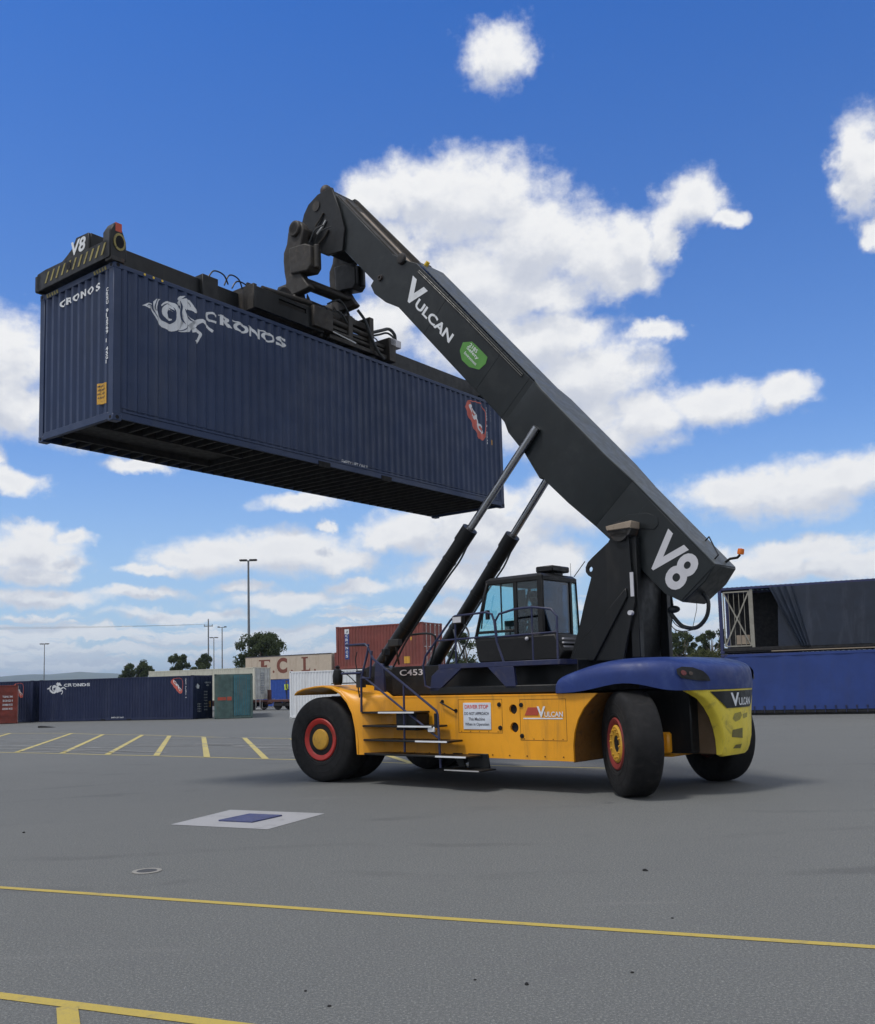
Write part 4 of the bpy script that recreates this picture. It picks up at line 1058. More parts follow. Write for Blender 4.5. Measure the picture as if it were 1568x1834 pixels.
# rear rails on the top
b = MB()
b.tube([(*sd(.65, 0)[:1], -.2, sd(.65, 0)[1]), (sd(.65, -.10)[0], -.2, sd(.65, -.10)[1]), (sd(.15, -.10)[0], .2, sd(.15, -.10)[1]), (sd(.15, 0)[0], .2, sd(.15, 0)[1])], .012)
b.build('hose_guard', m_black, boom)
def P3(s, d, v): q = sd(s, d); return (q[0], v, q[1])
b = MB(); b.tube([P3(.12, 0, -.15), P3(.10, -.10, -.15), P3(.02, -.20, -.15), P3(.02, -.26, -.15)], .022).build('beacon_arm', m_black, boom)
b = MB(); b.lathe([(.0, 0), (.05, 0), (.055, .03), (.05, .09), (.0, .10)], P3(.02, -.27, -.15), (-.2, 0, 1), 16).build('beacon', m_orange, boom)
b = MB(); b.cyl(P3(9.17, 0, .2), P3(9.17, -.10, .2), .05, .045, n=12).build('beacon', m_ylens, boom)
# collar ring bosses
b = MB()
for s_ in (1, -1):
    b.lathe([(.0, .06), (.07, .07), (.10, .06), (.12, .03), (.12, 0)], (sd(9.67, .20)[0], (bw + .001) * s_, sd(9.67, .20)[1]), (0, s_, 0), 22)
    b.lathe([(.0, .02), (.03, .02), (.03, .04), (.06, .04), (.07, 0)], (sd(9.93, .82)[0], (bw + .001) * s_, sd(9.93, .82)[1]), (0, s_, 0), 20)
b.split('pin_boss', m_dark, boom)
# lower cylinder bracket under the boom
b = MB(); b.prism([sd(4.45, .72), sd(4.3, 1.02), sd(3.55, 1.16), sd(3.35, 1.0), sd(3.5, .62), sd(4.2, .5)], -.50, .50)
b.build('cylinder_lug', m_boom, boom, bevel=.02)
# underside ribs
b = MB()
for q0 in (8.0, 6.05, 5.15): bb_ = [sd(q0, .02), sd(q0 - .012, .02), sd(q0 - .012, .95), sd(q0, .95)]; b.prism(bb_, bw, bw + .004)
b.build('weld_seam', m_boom, boom)
b = MB()
for d_ in (.075, .11): b.tube([P3(5.3, d_, bw + .02), P3(7.2, d_, bw + .02), P3(9.05, d_ + .03, bw + .02)], .011, 6)
b.build('hydraulic_pipe', m_boom, boom)
# lettering
def boom_text(s, s0, d0, wd, h, mt=m_silver, bold=.02, name='lettering', off=.004, shear=0):
    q = sd(s0, d0)
    b = MB(); b.add(text_bm(s, w=wd, h=h, bold=bold, shear=shear), axes((q[0], bw + off, q[1]), (BA.x, 0, BA.y), (-BN.x, 0, -BN.y), (0, 1, 0)))
    return b.build(name, mt, boom, smooth=False, recalc=False)
boom_text('V', 9.14, .735, .60, .46, m_white, .045)
boom_text('ULCAN', 8.64, .705, 1.36, .20, m_white, .03)
boom_text('V8', 1.02, .80, .86, .68, m_silver, .03, off=.016)
gs = MB(); gs.prism([sd(*p) for p in [(6.98, .48), (6.80, .34), (6.62, .33), (6.25, .33), (6.20, .45), (6.25, .62), (6.5, .73), (6.75, .74), (6.93, .64)]], bw + .001, bw + .006); gs = gs.build('sticker', m_green, boom)
for tx_, s0, d0, wd, h in (('2185', 6.80, .44, .26, .07), ('Safety', 6.82, .53, .40, .08), ('Environment', 6.80, .62, .42, .055)):
    q = sd(s0, d0); b = MB(); b.add(text_bm(tx_, w=wd, h=h, bold=.01), axes((q[0], bw + .008, q[1]), (BA.x, 0, BA.y), (-BN.x, 0, -BN.y), (0, 1, 0))); b.build('lettering', m_white, gs, smooth=False, recalc=False)
# inner boom
iw = .33
ib = MB().prism([sd(*p) for p in [(12.72, .28), (12.80, .45), (12.6, .98), (12.2, 1.04), (10.1, 1.0), (9.3, .90), (9.3, .28)]], -iw, iw).build('inner_boom', m_boom, rs, bevel=.012)
b = MB()
b.prism([sd(12.72, .20), sd(12.72, .28), sd(9.35, .26), sd(9.35, .16)], -iw - .03, -iw + .03)
b.prism([sd(12.6, .26), sd(12.6, .28), sd(9.45, .28), sd(9.45, .25)], -iw + .02, iw - .02)
b.prism([sd(12.5, .22), sd(12.5, .28), sd(9.6, .28), sd(9.6, .22)], .10, .15)
b.split('slide_rail', m_grease, ib, bevel=.004)
b = MB(); b.prism([sd(12.0, .235), sd(12.0, .258), sd(9.5, .258), sd(9.5, .235)], -.08, .05); b.build('energy_chain', m_beige, ib)

# lift cylinders
for s_ in (1, -1):
    a = Vector((-.25, .80 * s_, 2.0)); top = Vector((-4.30, .58 * s_, 6.36))
    d = (top - a).normalized(); mid = a + d * (Vector((-2.77, .8 * s_, 4.66)) - a).length
    cyb = MB().cyl(a, mid, .135, n=28).cyl(mid - d * .30, mid + d * .02, .155, n=28).cyl(a - Vector((0, .1, 0)), a + Vector((0, .1, 0)), .17)
    for k in (.35, .6, .8):
        q = a.lerp(mid, k); cyb.cyl(q - d * .02, q + d * .02, .145, n=24)
    cyb = cyb.build('lift_cylinder', m_black, rs)
    MB().cyl(mid, top, .072, n=24).build('piston_rod', m_chrome, cyb)
    side = Vector((-.75, 0, -.70)) * .19 * 1.0
    n_ = Vector((-d.z, 0, d.x)); n_ = n_ if n_.x < 0 else -n_
    pts = [mid - d * .25 + n_ * .16, mid - d * .6 + n_ * .21, mid - d * 1.1 + n_ * .19, a + d * 1.2 + n_ * .19, a + d * .7 + n_ * .25, a + d * .35 + n_ * .3]
    MB().tube(pts, .018, smooth_pts=4).build('hydraulic_pipe', m_hose, cyb)
MB().tube([(-1.2, -.3, 2.1), (-1.5, -.3, 2.6), (-1.3, -.5, 2.9)], .025, smooth_pts=5).tube([(-1.5, -.2, 2.1), (-1.8, -.35, 2.7), (-1.5, -.6, 3.0)], .02, smooth_pts=5).tube([(-1.1, .1, 2.1), (-1.4, .2, 2.75), (-1.0, .5, 2.8)], .022, smooth_pts=5).split('hydraulic_hose', m_hose, rs)
# rear hose loop
MB().tube([(-7.05, .05, 3.2), (-7.15, .05, 3.09), (-7.18, .05, 2.96), (-7.13, .03, 2.78), (-6.99, 0, 2.64), (-6.85, 0, 2.6), (-6.67, 0, 2.65), (-6.53, 0, 2.80), (-6.45, 0, 2.92)], .034, smooth_pts=5).tube([(-7.0, -.08, 3.2), (-7.1, -.08, 3.0), (-7.12, -.08, 2.85)], .012, smooth_pts=4) \
    .tube([(-6.5, .1, 2.85), (-6.6, .1, 2.68), (-6.75, .1, 2.60), (-6.9, .1, 2.62)], .008, smooth_pts=5).tube([(-6.5, .15, 2.82), (-6.58, .15, 2.62), (-6.75, .15, 2.55), (-6.95, .15, 2.57)], .008, smooth_pts=5) \
    .tube([(-6.94, 0, 3.15), (-6.95, 0, 2.95), (-6.91, 0, 2.79), (-6.86, 0, 2.62)], .005, smooth_pts=4).sphere((-6.56, .05, 2.93), .09, 1.2, 1, .7).split('hydraulic_hose', m_hose, rs)

# ---- boom head, yokes and rotator
head = [(1.2, 13.0), (1.44, 12.99), (1.66, 12.99), (1.98, 12.86), (2.14, 12.68), (2.22, 12.47), (2.28, 12.25), (2.29, 12.05), (2.09, 11.93), (1.87, 11.81), (1.61, 11.59), (1.38, 11.45), (1.12, 11.43), (0.87, 11.4), (.80, 11.9), (0.95, 12.4)]
for s_ in (1, -1):
    b = MB().prism(head, *sorted((.40 * s_, .33 * s_))); h_ = b.build('boom_head_plate', m_black, rs, bevel=.01)
    MB().cyl((1.70, .42 * s_, 12.72), (1.70, .36 * s_, 12.72), .12).build('pin_cap', m_grease, h_)
b = MB(); b.prism([(1.2, 12.95), (1.7, 12.9), (2.1, 12.6), (2.18, 12.2), (1.9, 11.9), (1.4, 11.5), (1.0, 11.5), (.9, 12.2)], -.33, .33); b.build('boom_head', m_black, rs, bevel=.03)
MB().sphere((1.80, .0, 13.24), .15, .95, 1, 1.15).cyl((1.75, .0, 12.9), (1.78, .0, 13.15), .09).build('head_lamp', m_dark, rs)
b = MB(); b.cyl((1.97, -.86, 12.13), (1.97, .86, 12.13), .12); b.build('cross_shaft', m_dark, rs)
for i, w in enumerate((12.35, 12.15, 11.9)): MB().tube([(1.45 - i * .08, .42, w + .12), (1.55 - i * .08, .43, w), (1.7 - i * .05, .44, w - .12)], .022).split('hydraulic_fitting', m_alu if i == 1 else m_grease, rs)
yk = [(2.16, 12.3), (2.04, 12.35), (1.89, 12.31), (1.76, 12.19), (1.71, 12.05), (1.76, 11.83), (1.83, 11.65), (1.86, 11.4), (1.87, 11.13), (1.68, 10.84), (1.54, 10.67), (1.63, 10.63), (2.12, 10.62), (2.39, 10.66), (2.33, 11.01), (2.38, 11.22), (2.41, 11.5), (2.4, 11.7), (2.29, 11.87), (2.24, 12.12)]
for s_ in (1, -1):
    y_ = MB().prism(yk, *sorted((.80 * s_, .60 * s_))).cyl((1.97, .60 * s_, 12.13), (1.97, .86 * s_, 12.13), .185).build('yoke_arm', m_grease, rs, bevel=.03, segs=2)
    MB().prism([(2.14, 11.72), (1.61, 11.66), (1.42, 11.56), (1.41, 11.10), (1.53, 11.0), (2.11, 11.10)], *sorted((.86 * s_, .52 * s_))).cyl((1.38, .7 * s_, 11.60), (1.38, .7 * s_, 11.05), .07).build('damper', m_grease if s_ > 0 else m_black, y_, bevel=.03, segs=2)
    MB().tube([(1.55, .75 * s_, 11.7), (1.40, .72 * s_, 11.95), (1.25, .6 * s_, 12.05)], .015, smooth_pts=4).tube([(1.5, .65 * s_, 11.7), (1.3, .65 * s_, 11.9), (1.1, .5 * s_, 12.0)], .012, smooth_pts=4).split('hydraulic_hose', m_hose, y_)
MB().cyl((2.0, -.7, 10.95), (2.0, .7, 10.95), .13).cyl((1.75, -.75, 10.85), (1.75, .75, 10.85), .06).build('cross_tube', m_grease, rs)
# rotator (container frame)
cxr, cyr = 6.05, 1.10
spr = MB()
spr.box(4.1, 8.2, .62, 1.76, 3.02, 3.56).box(.9, 11.3, .55, 1.86, 3.06, 3.14)
spr = spr.build('spreader', m_black, rs, X=XC, bevel=.015)
b = MB(); b.lathe([(.0, 3.56), (.75, 3.56), (.78, 3.62), (.78, 3.70), (.70, 3.74), (.70, 3.86), (.55, 3.95), (.4, 4.02), (0, 4.02)], (cxr, cyr, 0), (0, 0, 1), 36); b.build('rotator', m_grease, spr, X=XC)
b = MB(); b.box(cxr - 1.0, cxr + 1.0, cyr - .42, cyr + .42, 3.78, 4.06); b.prism([(cxr - .98, 4.05), (cxr - .5, 4.05), (cxr - .62, 4.45), (cxr - .86, 4.45)], cyr - .3, cyr + .3); b.prism([(cxr + .98, 4.05), (cxr + .5, 4.05), (cxr + .62, 4.45), (cxr + .86, 4.45)], cyr - .3, cyr + .3)
b.build('rotator_frame', m_grease, spr, X=XC, bevel=.03)
b = MB()
for k in range(22):
    a = k / 22 * 2 * math.pi; b.box(4.62 + .19 * math.cos(a) - .015, 4.62 + .19 * math.cos(a) + .015, .5, .62, 3.80 + .19 * math.sin(a) - .015, 3.80 + .19 * math.sin(a) + .015)
b.lathe([(.0, .0), (.185, 0), (.185, .1), (0, .1)], (4.62, .5, 3.80), (0, 1, 0), 24)
b.build('slew_gear', m_dark, spr, X=XC)
# side shift frame plates with windows
def plate(y0, y1, x0, x1, z0, z1, name, mt, hl=()):
    b = MB(); b.prism([(x0, z0), (x1, z0), (x1, z1), (x0, z1)], y0, y1, 'y', [[(a, c), (b_, c), (b_, d_), (a, d_)] for a, b_, c, d_ in hl])
    return b.build(name, mt, spr, smooth=False, X=XC, bevel=.008)
plate(.06, .12, 3.35, 5.35, 3.06, 3.52, 'carriage_plate', m_black, [(4.0, 4.8, 3.34, 3.44)])
plate(.30, .36, 3.35, 5.55, 3.06, 3.66, 'carriage_plate', m_grease)
b = MB(); b.box(3.35, 3.45, .12, 1.9, 3.06, 3.60).box(5.2, 5.35, .12, 1.9, 3.06, 3.5).box(4.95, 5.55, -.02, .20, 3.12, 3.58).box(5.55, 7.6, .10, .22, 3.02, 3.12).box(5.5, 7.7, .16, .28, 3.30, 3.38).box(6.2, 6.35, .12, .45, 3.02, 3.75).box(6.9, 7.05, .1, .5, 3.02, 3.9).box(7.5, 7.75, .02, .5, 2.98, 3.55).box(6.3, 7.1, .2, .4, 3.6, 3.75)
b.build('carriage_frame', m_grease, spr, X=XC, bevel=.012)
b = MB(); b.cyl((5.0, .14, 3.66), (3.6, .14, 3.56), .055).cyl((5.7, .16, 3.22), (7.4, .16, 3.22), .045).cyl((5.2, .2, 3.5), (7.0, .2, 3.46), .06); b.split('shift_cylinder', m_grease, spr, X=XC)
b = MB(); b.cyl((5.42, .02, 3.16), (6.32, .02, 3.08), .014); b.build('shift_rod', m_white, spr, X=XC)
b = MB(); b.box(7.55, 7.95, .02, .34, 3.38, 3.56); b.build('valve_cover', m_silver, spr, X=XC, bevel=.01)
b = MB()
for (x0, z0, h) in ((2.5, 3.55, .16), (2.9, 3.5, .25), (3.1, 3.5, .18), (7.2, 3.4, .22)):
    b.tube([(x0, .5, z0), (x0 + .12, .48, z0 + h), (x0 + .35, .46, z0 + h * .9), (x0 + .5, .5, z0)], .016, smooth_pts=5)
b.tube([(6.6, .2, 4.0), (6.75, .1, 3.75), (6.9, .06, 3.4), (7.1, .04, 3.1), (7.3, .02, 2.95)], .035, smooth_pts=5)
b.tube([(7.0, .2, 3.55), (7.35, .15, 3.7), (7.65, .15, 3.82), (7.85, .15, 3.74), (7.88, .15, 3.58)], .04, smooth_pts=5)
b.tube([(7.05, .25, 3.5), (7.4, .25, 3.64), (7.7, .25, 3.76), (7.95, .25, 3.7), (7.98, .2, 3.56)], .025, smooth_pts=5)
b.tube([(5.7, .3, 3.9), (6.0, .2, 4.05), (6.3, .2, 3.8), (6.4, .2, 3.5)], .02, smooth_pts=5); b.tube([(5.6, .25, 3.6), (5.9, .15, 3.75), (6.2, .15, 3.55)], .018, smooth_pts=5)
rr = random.Random(3)
for k in range(9):
    x0 = 4.7 + rr.random() * 2.2; b.tube([(x0, .5, 3.55), (x0 + rr.uniform(-.2, .2), .4, 3.8 + rr.random() * .2), (x0 + rr.uniform(-.3, .5), .45, 3.6)], .014, 6, smooth_pts=4)
b.split('hydraulic_hose', m_hose, spr, X=XC)
# telescopic beams
tb = MB()
for y0 in (.60, 1.20): tb.box(.25, 4.2, y0, y0 + .50, 3.14, 3.50)
tb.box(2.35, 2.75, .50, 1.90, 3.04, 3.58); tb.build('telescopic_beam', m_black, spr, X=XC, bevel=.012)
tb = MB()
for y0 in (.60, 1.20): tb.box(8.1, 11.95, y0, y0 + .50, 3.10, 3.54)
tb.box(7.9, 8.25, .50, 1.90, 3.04, 3.60); tb.build('telescopic_beam', m_black, spr, X=XC, bevel=.012)
# flat lighter rail seen along the container edge
# end beams
def end_beam(x0, sgn):
    b = MB(); xa, xb = sorted((x0, x0 + sgn * .22))
    b.prism([(2.36, 2.96), (2.36, 3.36), (2.11, 3.42), (1.70, 3.40), (1.45, 3.48), (1.18, 3.62), (1.05, 3.82), (.95, 3.84), (.62, 3.84), (.50, 3.70), (.30, 3.50), (.05, 3.44), (.0, 3.30), (.0, 2.96)] if False else
            [(2.38, 2.93), (2.38, 3.28), (2.11, 3.30), (1.62, 3.29), (.06, 3.27), (0, 3.2), (0, 2.93)], xa, xb, 'x')
    o = b.build('end_beam', m_black, spr, X=XC, bevel=.01)
    # raised number plate
    xo = x0 + sgn * .0
    b = MB(); b.prism([(1.62, 3.27), (1.40, 3.36), (1.20, 3.46), (1.08, 3.62), (.68, 3.60), (.66, 3.27)], *sorted((x0 + sgn * .02, x0 + sgn * .06)), 'x'); b.box(*sorted((x0 + sgn * .06, x0 + sgn * .8)), .66, .72, 3.27, 3.60)
    b.prism([(x0 + sgn * .05, 3.59), (x0 + sgn * .9, 3.30), (x0 + sgn * .9, 3.27), (x0 + sgn * .05, 3.56)], .67, 1.1) 
    pl_ = b.build('number_plate', m_black, o, X=XC, bevel=.006)
    # corner guides with twistlocks
    for yy in (0, 2.438):
        sy = -1 if yy == 0 else 1
        tall = yy == 0
        g_ = MB(); g_.prism([(x0 + sgn * .0, 2.93), (x0 + sgn * .0, 3.42), (x0 + sgn * .10, 3.60), (x0 + sgn * .22, 3.58), (x0 + sgn * .34, 3.30), (x0 + sgn * .34, 2.93)] if tall else [(x0 + sgn * .0, 2.93), (x0 + sgn * .0, 3.26), (x0 + sgn * .30, 3.26), (x0 + sgn * .34, 2.93)], *sorted((yy + sy * .03, yy - sy * .20)))
        g_ = g_.build('corner_guide', m_black, o, X=XC, bevel=.02)
        if not tall: continue
        c_ = MB().prism(circle(x0 + sgn * .19, 3.25, .12, 20), *sorted((yy + sy * .02, yy + sy * .045)))
        for v in c_.bm.verts: v.co.z = 3.25 + (v.co.z - 3.25) * 1.35
        c_.build('guide_ring', m_yelstripe, g_, X=XC)
        c_ = MB().prism(circle(x0 + sgn * .19, 3.25, .085, 20), *sorted((yy + sy * .045, yy + sy * .05)))
        for v in c_.bm.verts: v.co.z = 3.25 + (v.co.z - 3.25) * 1.4
        c_.build('guide_hole', m_blackhole, g_, X=XC)
        MB().box(*sorted((x0 + sgn * .11, x0 + sgn * .24)), *sorted((yy + sy * .032, yy - sy * .02)), 3.44, 3.60).build('guide_lamp', mat('red_cap', (.55, .08, .04), .5), g_, X=XC)
        MB().box(*sorted((x0 + sgn * .02, x0 + sgn * .30)), *sorted((yy + sy * .035, yy - sy * .15)), 2.885, 2.97).build('twistlock', m_dark, g_, X=XC, bevel=.01)
    return o, pl_
eb, plt = end_beam(-.10, 1)
end_beam(12.292, -1)
b = MB()
for i in range(11):
    y = 2.10 - i * .185
    if 1.2 < y < 1.36: continue
    b.prism([(y, 3.02), (y - .055, 3.02), (y - .165, 3.22), (y - .11, 3.22)], -.106, -.101, 'x')
b.split('hazard_stripe', m_yelstripe, eb, X=XC)
b = MB(); b.cyl((-.103, 1.28, 3.13), (-.108, 1.28, 3.13), .075, n=20); b.build('port_hole', m_blackhole, eb, X=XC)
b = MB(); b.add(text_bm('V8', w=.48, h=.27, bold=.03, shear=.15), axes((-.085, 1.24, 3.30), (0, -1, 0), (0, 0, 1), (-1, 0, 0))); b.build('lettering', m_white, plt, X=XC, smooth=False, recalc=False)

# ------------------------------------------------------------------ figures
def skin_body(name, chains, mt, parent=None, X=None):
    """chains: list of [(pos, radius) ...]; first vertex of each later chain is joined to the nearest earlier one"""
    V, E, Rr = [], [], []
    for ch in chains:
        prev = None
        for i, (p, r) in enumerate(ch):
            if i == 0 and V:
                j = min(range(len(V)), key=lambda k: (Vector(V[k]) - Vector(p)).length)
                prev = j; continue
            V.append(p); Rr.append(r); k = len(V) - 1
            if prev is not None: E.append((prev, k))
            prev = k
    me = D.meshes.new(name); me.from_pydata(V, E, []); o = D.objects.new(name, me); COL.objects.link(o)
    o.modifiers.new('skin', 'SKIN')
    for i, sv in enumerate(me.skin_vertices[0].data):
        sv.radius = (Rr[i], Rr[i]); sv.use_root = (i == 0)
    s2 = o.modifiers.new('sub', 'SUBSURF'); s2.levels = 1; s2.render_levels = 1
    me.materials.append(mt)
    if parent: o.parent = parent
    return o
m_skin = mat('skin', (.35, .20, .14), .55); m_shirt = mat('work_shirt', (.03, .035, .05), .8); m_cap = mat('dark_cap', (.03, .035, .07), .7)
m_hiv = mat('hi_vis_vest', (.55, .68, .06), .7); m_trou = mat('dark_trousers', (.025, .03, .05), .85)
def person(name, loc, rz, hipz, sitting, label, top_mt, leg_mt, cap):
    e = empty(name, loc, rz); tag(e, label, 'person')
    z = hipz
    sh = z + .50
    if sitting:
        legs = [[((0, 0, z), .1), ((.12, .09, z - .01), .085), ((.45, .12, z + .04), .065), ((.52, .12, z - .35), .045), ((.66, .12, z - .40), .035)],
                [((0, 0, z), .1), ((.12, -.09, z - .01), .085), ((.45, -.12, z + .04), .065), ((.52, -.12, z - .35), .045), ((.66, -.12, z - .40), .035)]]
        arm = lambda s: [((0, .0, sh - .03), .1), ((.0, .19 * s, sh - .04), .06), ((.10, .23 * s, sh - .28), .045), ((.34, .15 * s, sh - .26), .035), ((.42, .13 * s, sh - .24), .032)]
    else:
        legs = [[((0, 0, z), .1), ((0, .09, z - .08), .085), ((.02, .10, z - .45), .06), ((0, .10, z - .83), .042), ((.12, .11, z - .86), .035)],
                [((0, 0, z), .1), ((0, -.09, z - .08), .085), ((.05, -.10, z - .45), .06), ((.06, -.10, z - .83), .042), ((.18, -.11, z - .86), .035)]]
        arm = lambda s: [((0, .0, sh - .03), .1), ((.0, .19 * s, sh - .04), .06), ((.02, .24 * s, sh - .30), .045), ((.16, .22 * s, sh - .50), .035), ((.22, .21 * s, sh - .57), .03)]
    chains = [[((0, 0, z), .13), ((0, 0, z + .16), .125), ((0, 0, z + .34), .15), ((0, 0, sh - .03), .12), ((.0, 0, sh + .06), .055), ((.015, 0, sh + .13), .055), ((.02, 0, sh + .20), .09), ((.015, 0, sh + .27), .088)]] + legs + [arm(1), arm(-1)]
    skin_body('body', chains, top_mt if not sitting else top_mt, e)
    # head details over the skinned neck
    h = MB(); h.sphere((.02, 0, sh + .21), .095, 1.0, .82, 1.2, 16); h.sphere((.115, 0, sh + .205), .018, 1, .8, 1.3, 8); h.sphere((.02, .08, sh + .20), .022, .7, .5, 1.3, 8); h.sphere((.02, -.08, sh + .20), .022, .7, .5, 1.3, 8); h.box(.095, .105, -.025, .025, sh + .155, sh + .163)
    h.build('face', m_skin, e)
    c = MB(); c.sphere((.015, 0, sh + .255), .108, 1.0, .85, .80, 16); 
    if cap: c.box(.08, .20, -.06, .06, sh + .255, sh + .267)
    c.build('cap' if cap else 'hair', cap or m_cap, e)
    if not sitting:
        v = MB(); v.lathe([(.17, z - .02), (.165, z + .2), (.19, z + .38), (.15, z + .49)], (0, 0, 0), (0, 0, 1), 16); v.build('vest', m_hiv, e)
    return e
dp = MT @ Vector((-3.72, 0.02, 0))
person('person', (dp.x, dp.y, 0), TY, 2.64, True, 'driver in dark cap seated behind the glass of the reach stacker cab', m_shirt, m_trou, m_cap)

# ------------------------------------------------------------------ background containers
YW = -.30
u1 = Vector((math.cos(YW), math.sin(YW), 0))
c1 = container('container', 12.192, 2.896, m_navyb, (-28.73, 67.81, 0), YW, label='navy blue container on the ground with small white seahorse emblem, beside the teal one')
w_, l_ = seahorse(); l_.free(); on_side(c1, w_, m_white, 'emblem')
on_side(c1, cronos_word(), m_white, 'lettering')
bd, rg, tx = cpc_logo(); on_side(c1, bd, m_cpc, 'emblem'); on_side(c1, rg, m_cpc, 'emblem')
conform(tx, y0=.004); b = MB(); b.add(tx, fn=lambda v: Vector((v.x, -v.z - .004, v.y))); b.build('lettering', m_white, c1, smooth=False, recalc=False)
b = MB(); b.add(shift(text_bm('EMPTY LIFT ONLY', w=1.0, h=.09, bold=.02), 5.9, .17), fn=lambda v: Vector((v.x, -.004, v.y))); b.build('lettering', m_white, c1, smooth=False, recalc=False)
on_side(c1, vertical_text('CRSU 912377 4', 11.62, 2.60, .07, .09, .10, .02), m_white, 'lettering')
for x in (5.05, 7.10): MB().box(x, x + .36, -.003, .03, .0, .115).build('fork_pocket', m_blackhole, c1)
wh = lambda s, y, z, w, h: on_end1(c1, shift(text_bm(s, w=w, h=h, bold=.02), y, z), m_white, 12.192, 'lettering')
on_end1(c1, poly_bm([(.35, 2.15), (.55, 2.35), (.8, 2.2), (.72, 2.0), (.45, 2.02)]), m_white, 12.192, 'emblem')
wh('CRSU 9123', 1.45, 2.35, .75, .10); wh('45G1', 1.65, 2.17, .35, .10)
for k in range(7): wh('30 480 KG' if k % 2 else '3 890 KG', 1.35, 1.75 - k * .2, .42, .09)
for k in range(4): wh('67 200 LB', .55, .95 - k * .16, .45, .08)
on_end1(c1, poly_bm([(1.95, .75), (2.2, .75), (2.2, 1.15), (1.95, 1.15)]), m_orlabel, 12.192, 'warning_label')
c2 = container('container', 12.192, 2.896, m_navyb, (-29.35 - 12.192 * u1.x, 68.15 - 12.192 * u1.y, 0), YW, label='navy blue container showing only a salmon emblem, behind the rusty red one')
bd, rg, tx = cpc_logo(); on_side(c2, bd, m_cpc, 'emblem'); on_side(c2, rg, m_cpc, 'emblem')
conform(tx, y0=.004); b = MB(); b.add(tx, fn=lambda v: Vector((v.x, -v.z - .004, v.y))); b.build('lettering', m_white, c2, smooth=False, recalc=False)
m_rusty = mat('rusty_red_paint', (.20, .035, .022), .65, var=.25, scale=1.2, dirt=(.08, .03, .02), dirt_amt=.6)
c3 = container('container', 6.058, 2.591, m_rusty, (-29.3 - 6.058 * math.cos(.42), 65.8 - 6.058 * math.sin(.42), 0), .42, label='short rusty red container at the far left edge of the row', near_kind='none')
b = MB()
for k in range(6):
    z = .16 + k * .385; b.box(.15, 5.9, .012, .03, z, z + .2); b.box(.15, 5.9, .03, .06, z + .2, z + .385)
b.build('side_wall', m_rusty, c3)
for k, s in enumerate(('TGHU 341', '22G1', '30480 KG', '2230 KG')):
    b = MB(); b.add(shift(text_bm(s, w=.62, h=.13, bold=.02), 5.1, 1.75 - k * .27), fn=lambda v: Vector((v.x, .008, v.y))); b.build('lettering', m_white, c3, smooth=False, recalc=False)
m_teal = mat('teal_paint', (.075, .13, .12), .6, var=.2, dirt=(.12, .13, .10), dirt_amt=.75, dirt_scale=.7, streak=True)
m_teal2 = mat('teal_paint_bluer', (.04, .16, .20), .6, var=.15, dirt=(.10, .13, .13), dirt_amt=.7, dirt_scale=.7, streak=True)
TD = (-15.45, 63.27); ta = .20
c4 = container('container', 12.192, 2.896, m_teal, (TD[0] + 2.438 * math.cos(ta), TD[1] + 2.438 * math.sin(ta), 0), ta + math.pi / 2, door_end='x1', label='weathered teal container seen end on beside the navy ones')
MB().box(-.004, .006, 1.24, 2.28, .16, 2.78).build('end_panel', m_teal, c4)
MB().box(-.008, .0, .17, 1.20, .2, 2.80).build('end_panel', m_teal2, c4)
b = MB()
for k in range(7): b.box(-.03, -.009, .22 + k * .145, .26 + k * .145, .25, 2.75); b.box(-.028, -.005, 1.30 + k * .145, 1.34 + k * .145, .2, 2.75)
b.split('end_rib', m_teal, c4)
MB().box(-.03, -.0285, 1.34, 1.62, 1.18, 1.42).box(-.03, -.0285, 1.68, 2.22, 1.2, 1.40).split('red_patch', mat('faded_red', (.38, .07, .04), .7, dirt=(.1, .1, .08), dirt_amt=.6, dirt_scale=3), c4)
m_cream = mat('cream_paint', (.56, .55, .46), .6, var=.06, dirt=(.25, .22, .16), dirt_amt=.5, dirt_scale=.6, streak=True)
m_creamd = mat('grey_cream_paint', (.50, .52, .50), .6, dirt=(.2, .2, .18), dirt_amt=.5, streak=True)
ya = -.44
c5 = container('container', 12.192, 2.896, m_cream, (-28.6, 91.8, .95), ya, door_mt=m_creamd, label='long cream container on a rail wagon behind the teal one')
for k in range(9): on_end1(c5, shift(text_bm('4310 5512', w=.5, h=.12, bold=.02), .9, 2.3 - k * .22), mat('grey_blue_lettering', (.12, .16, .25), .6), 12.192, 'lettering', off=.03)
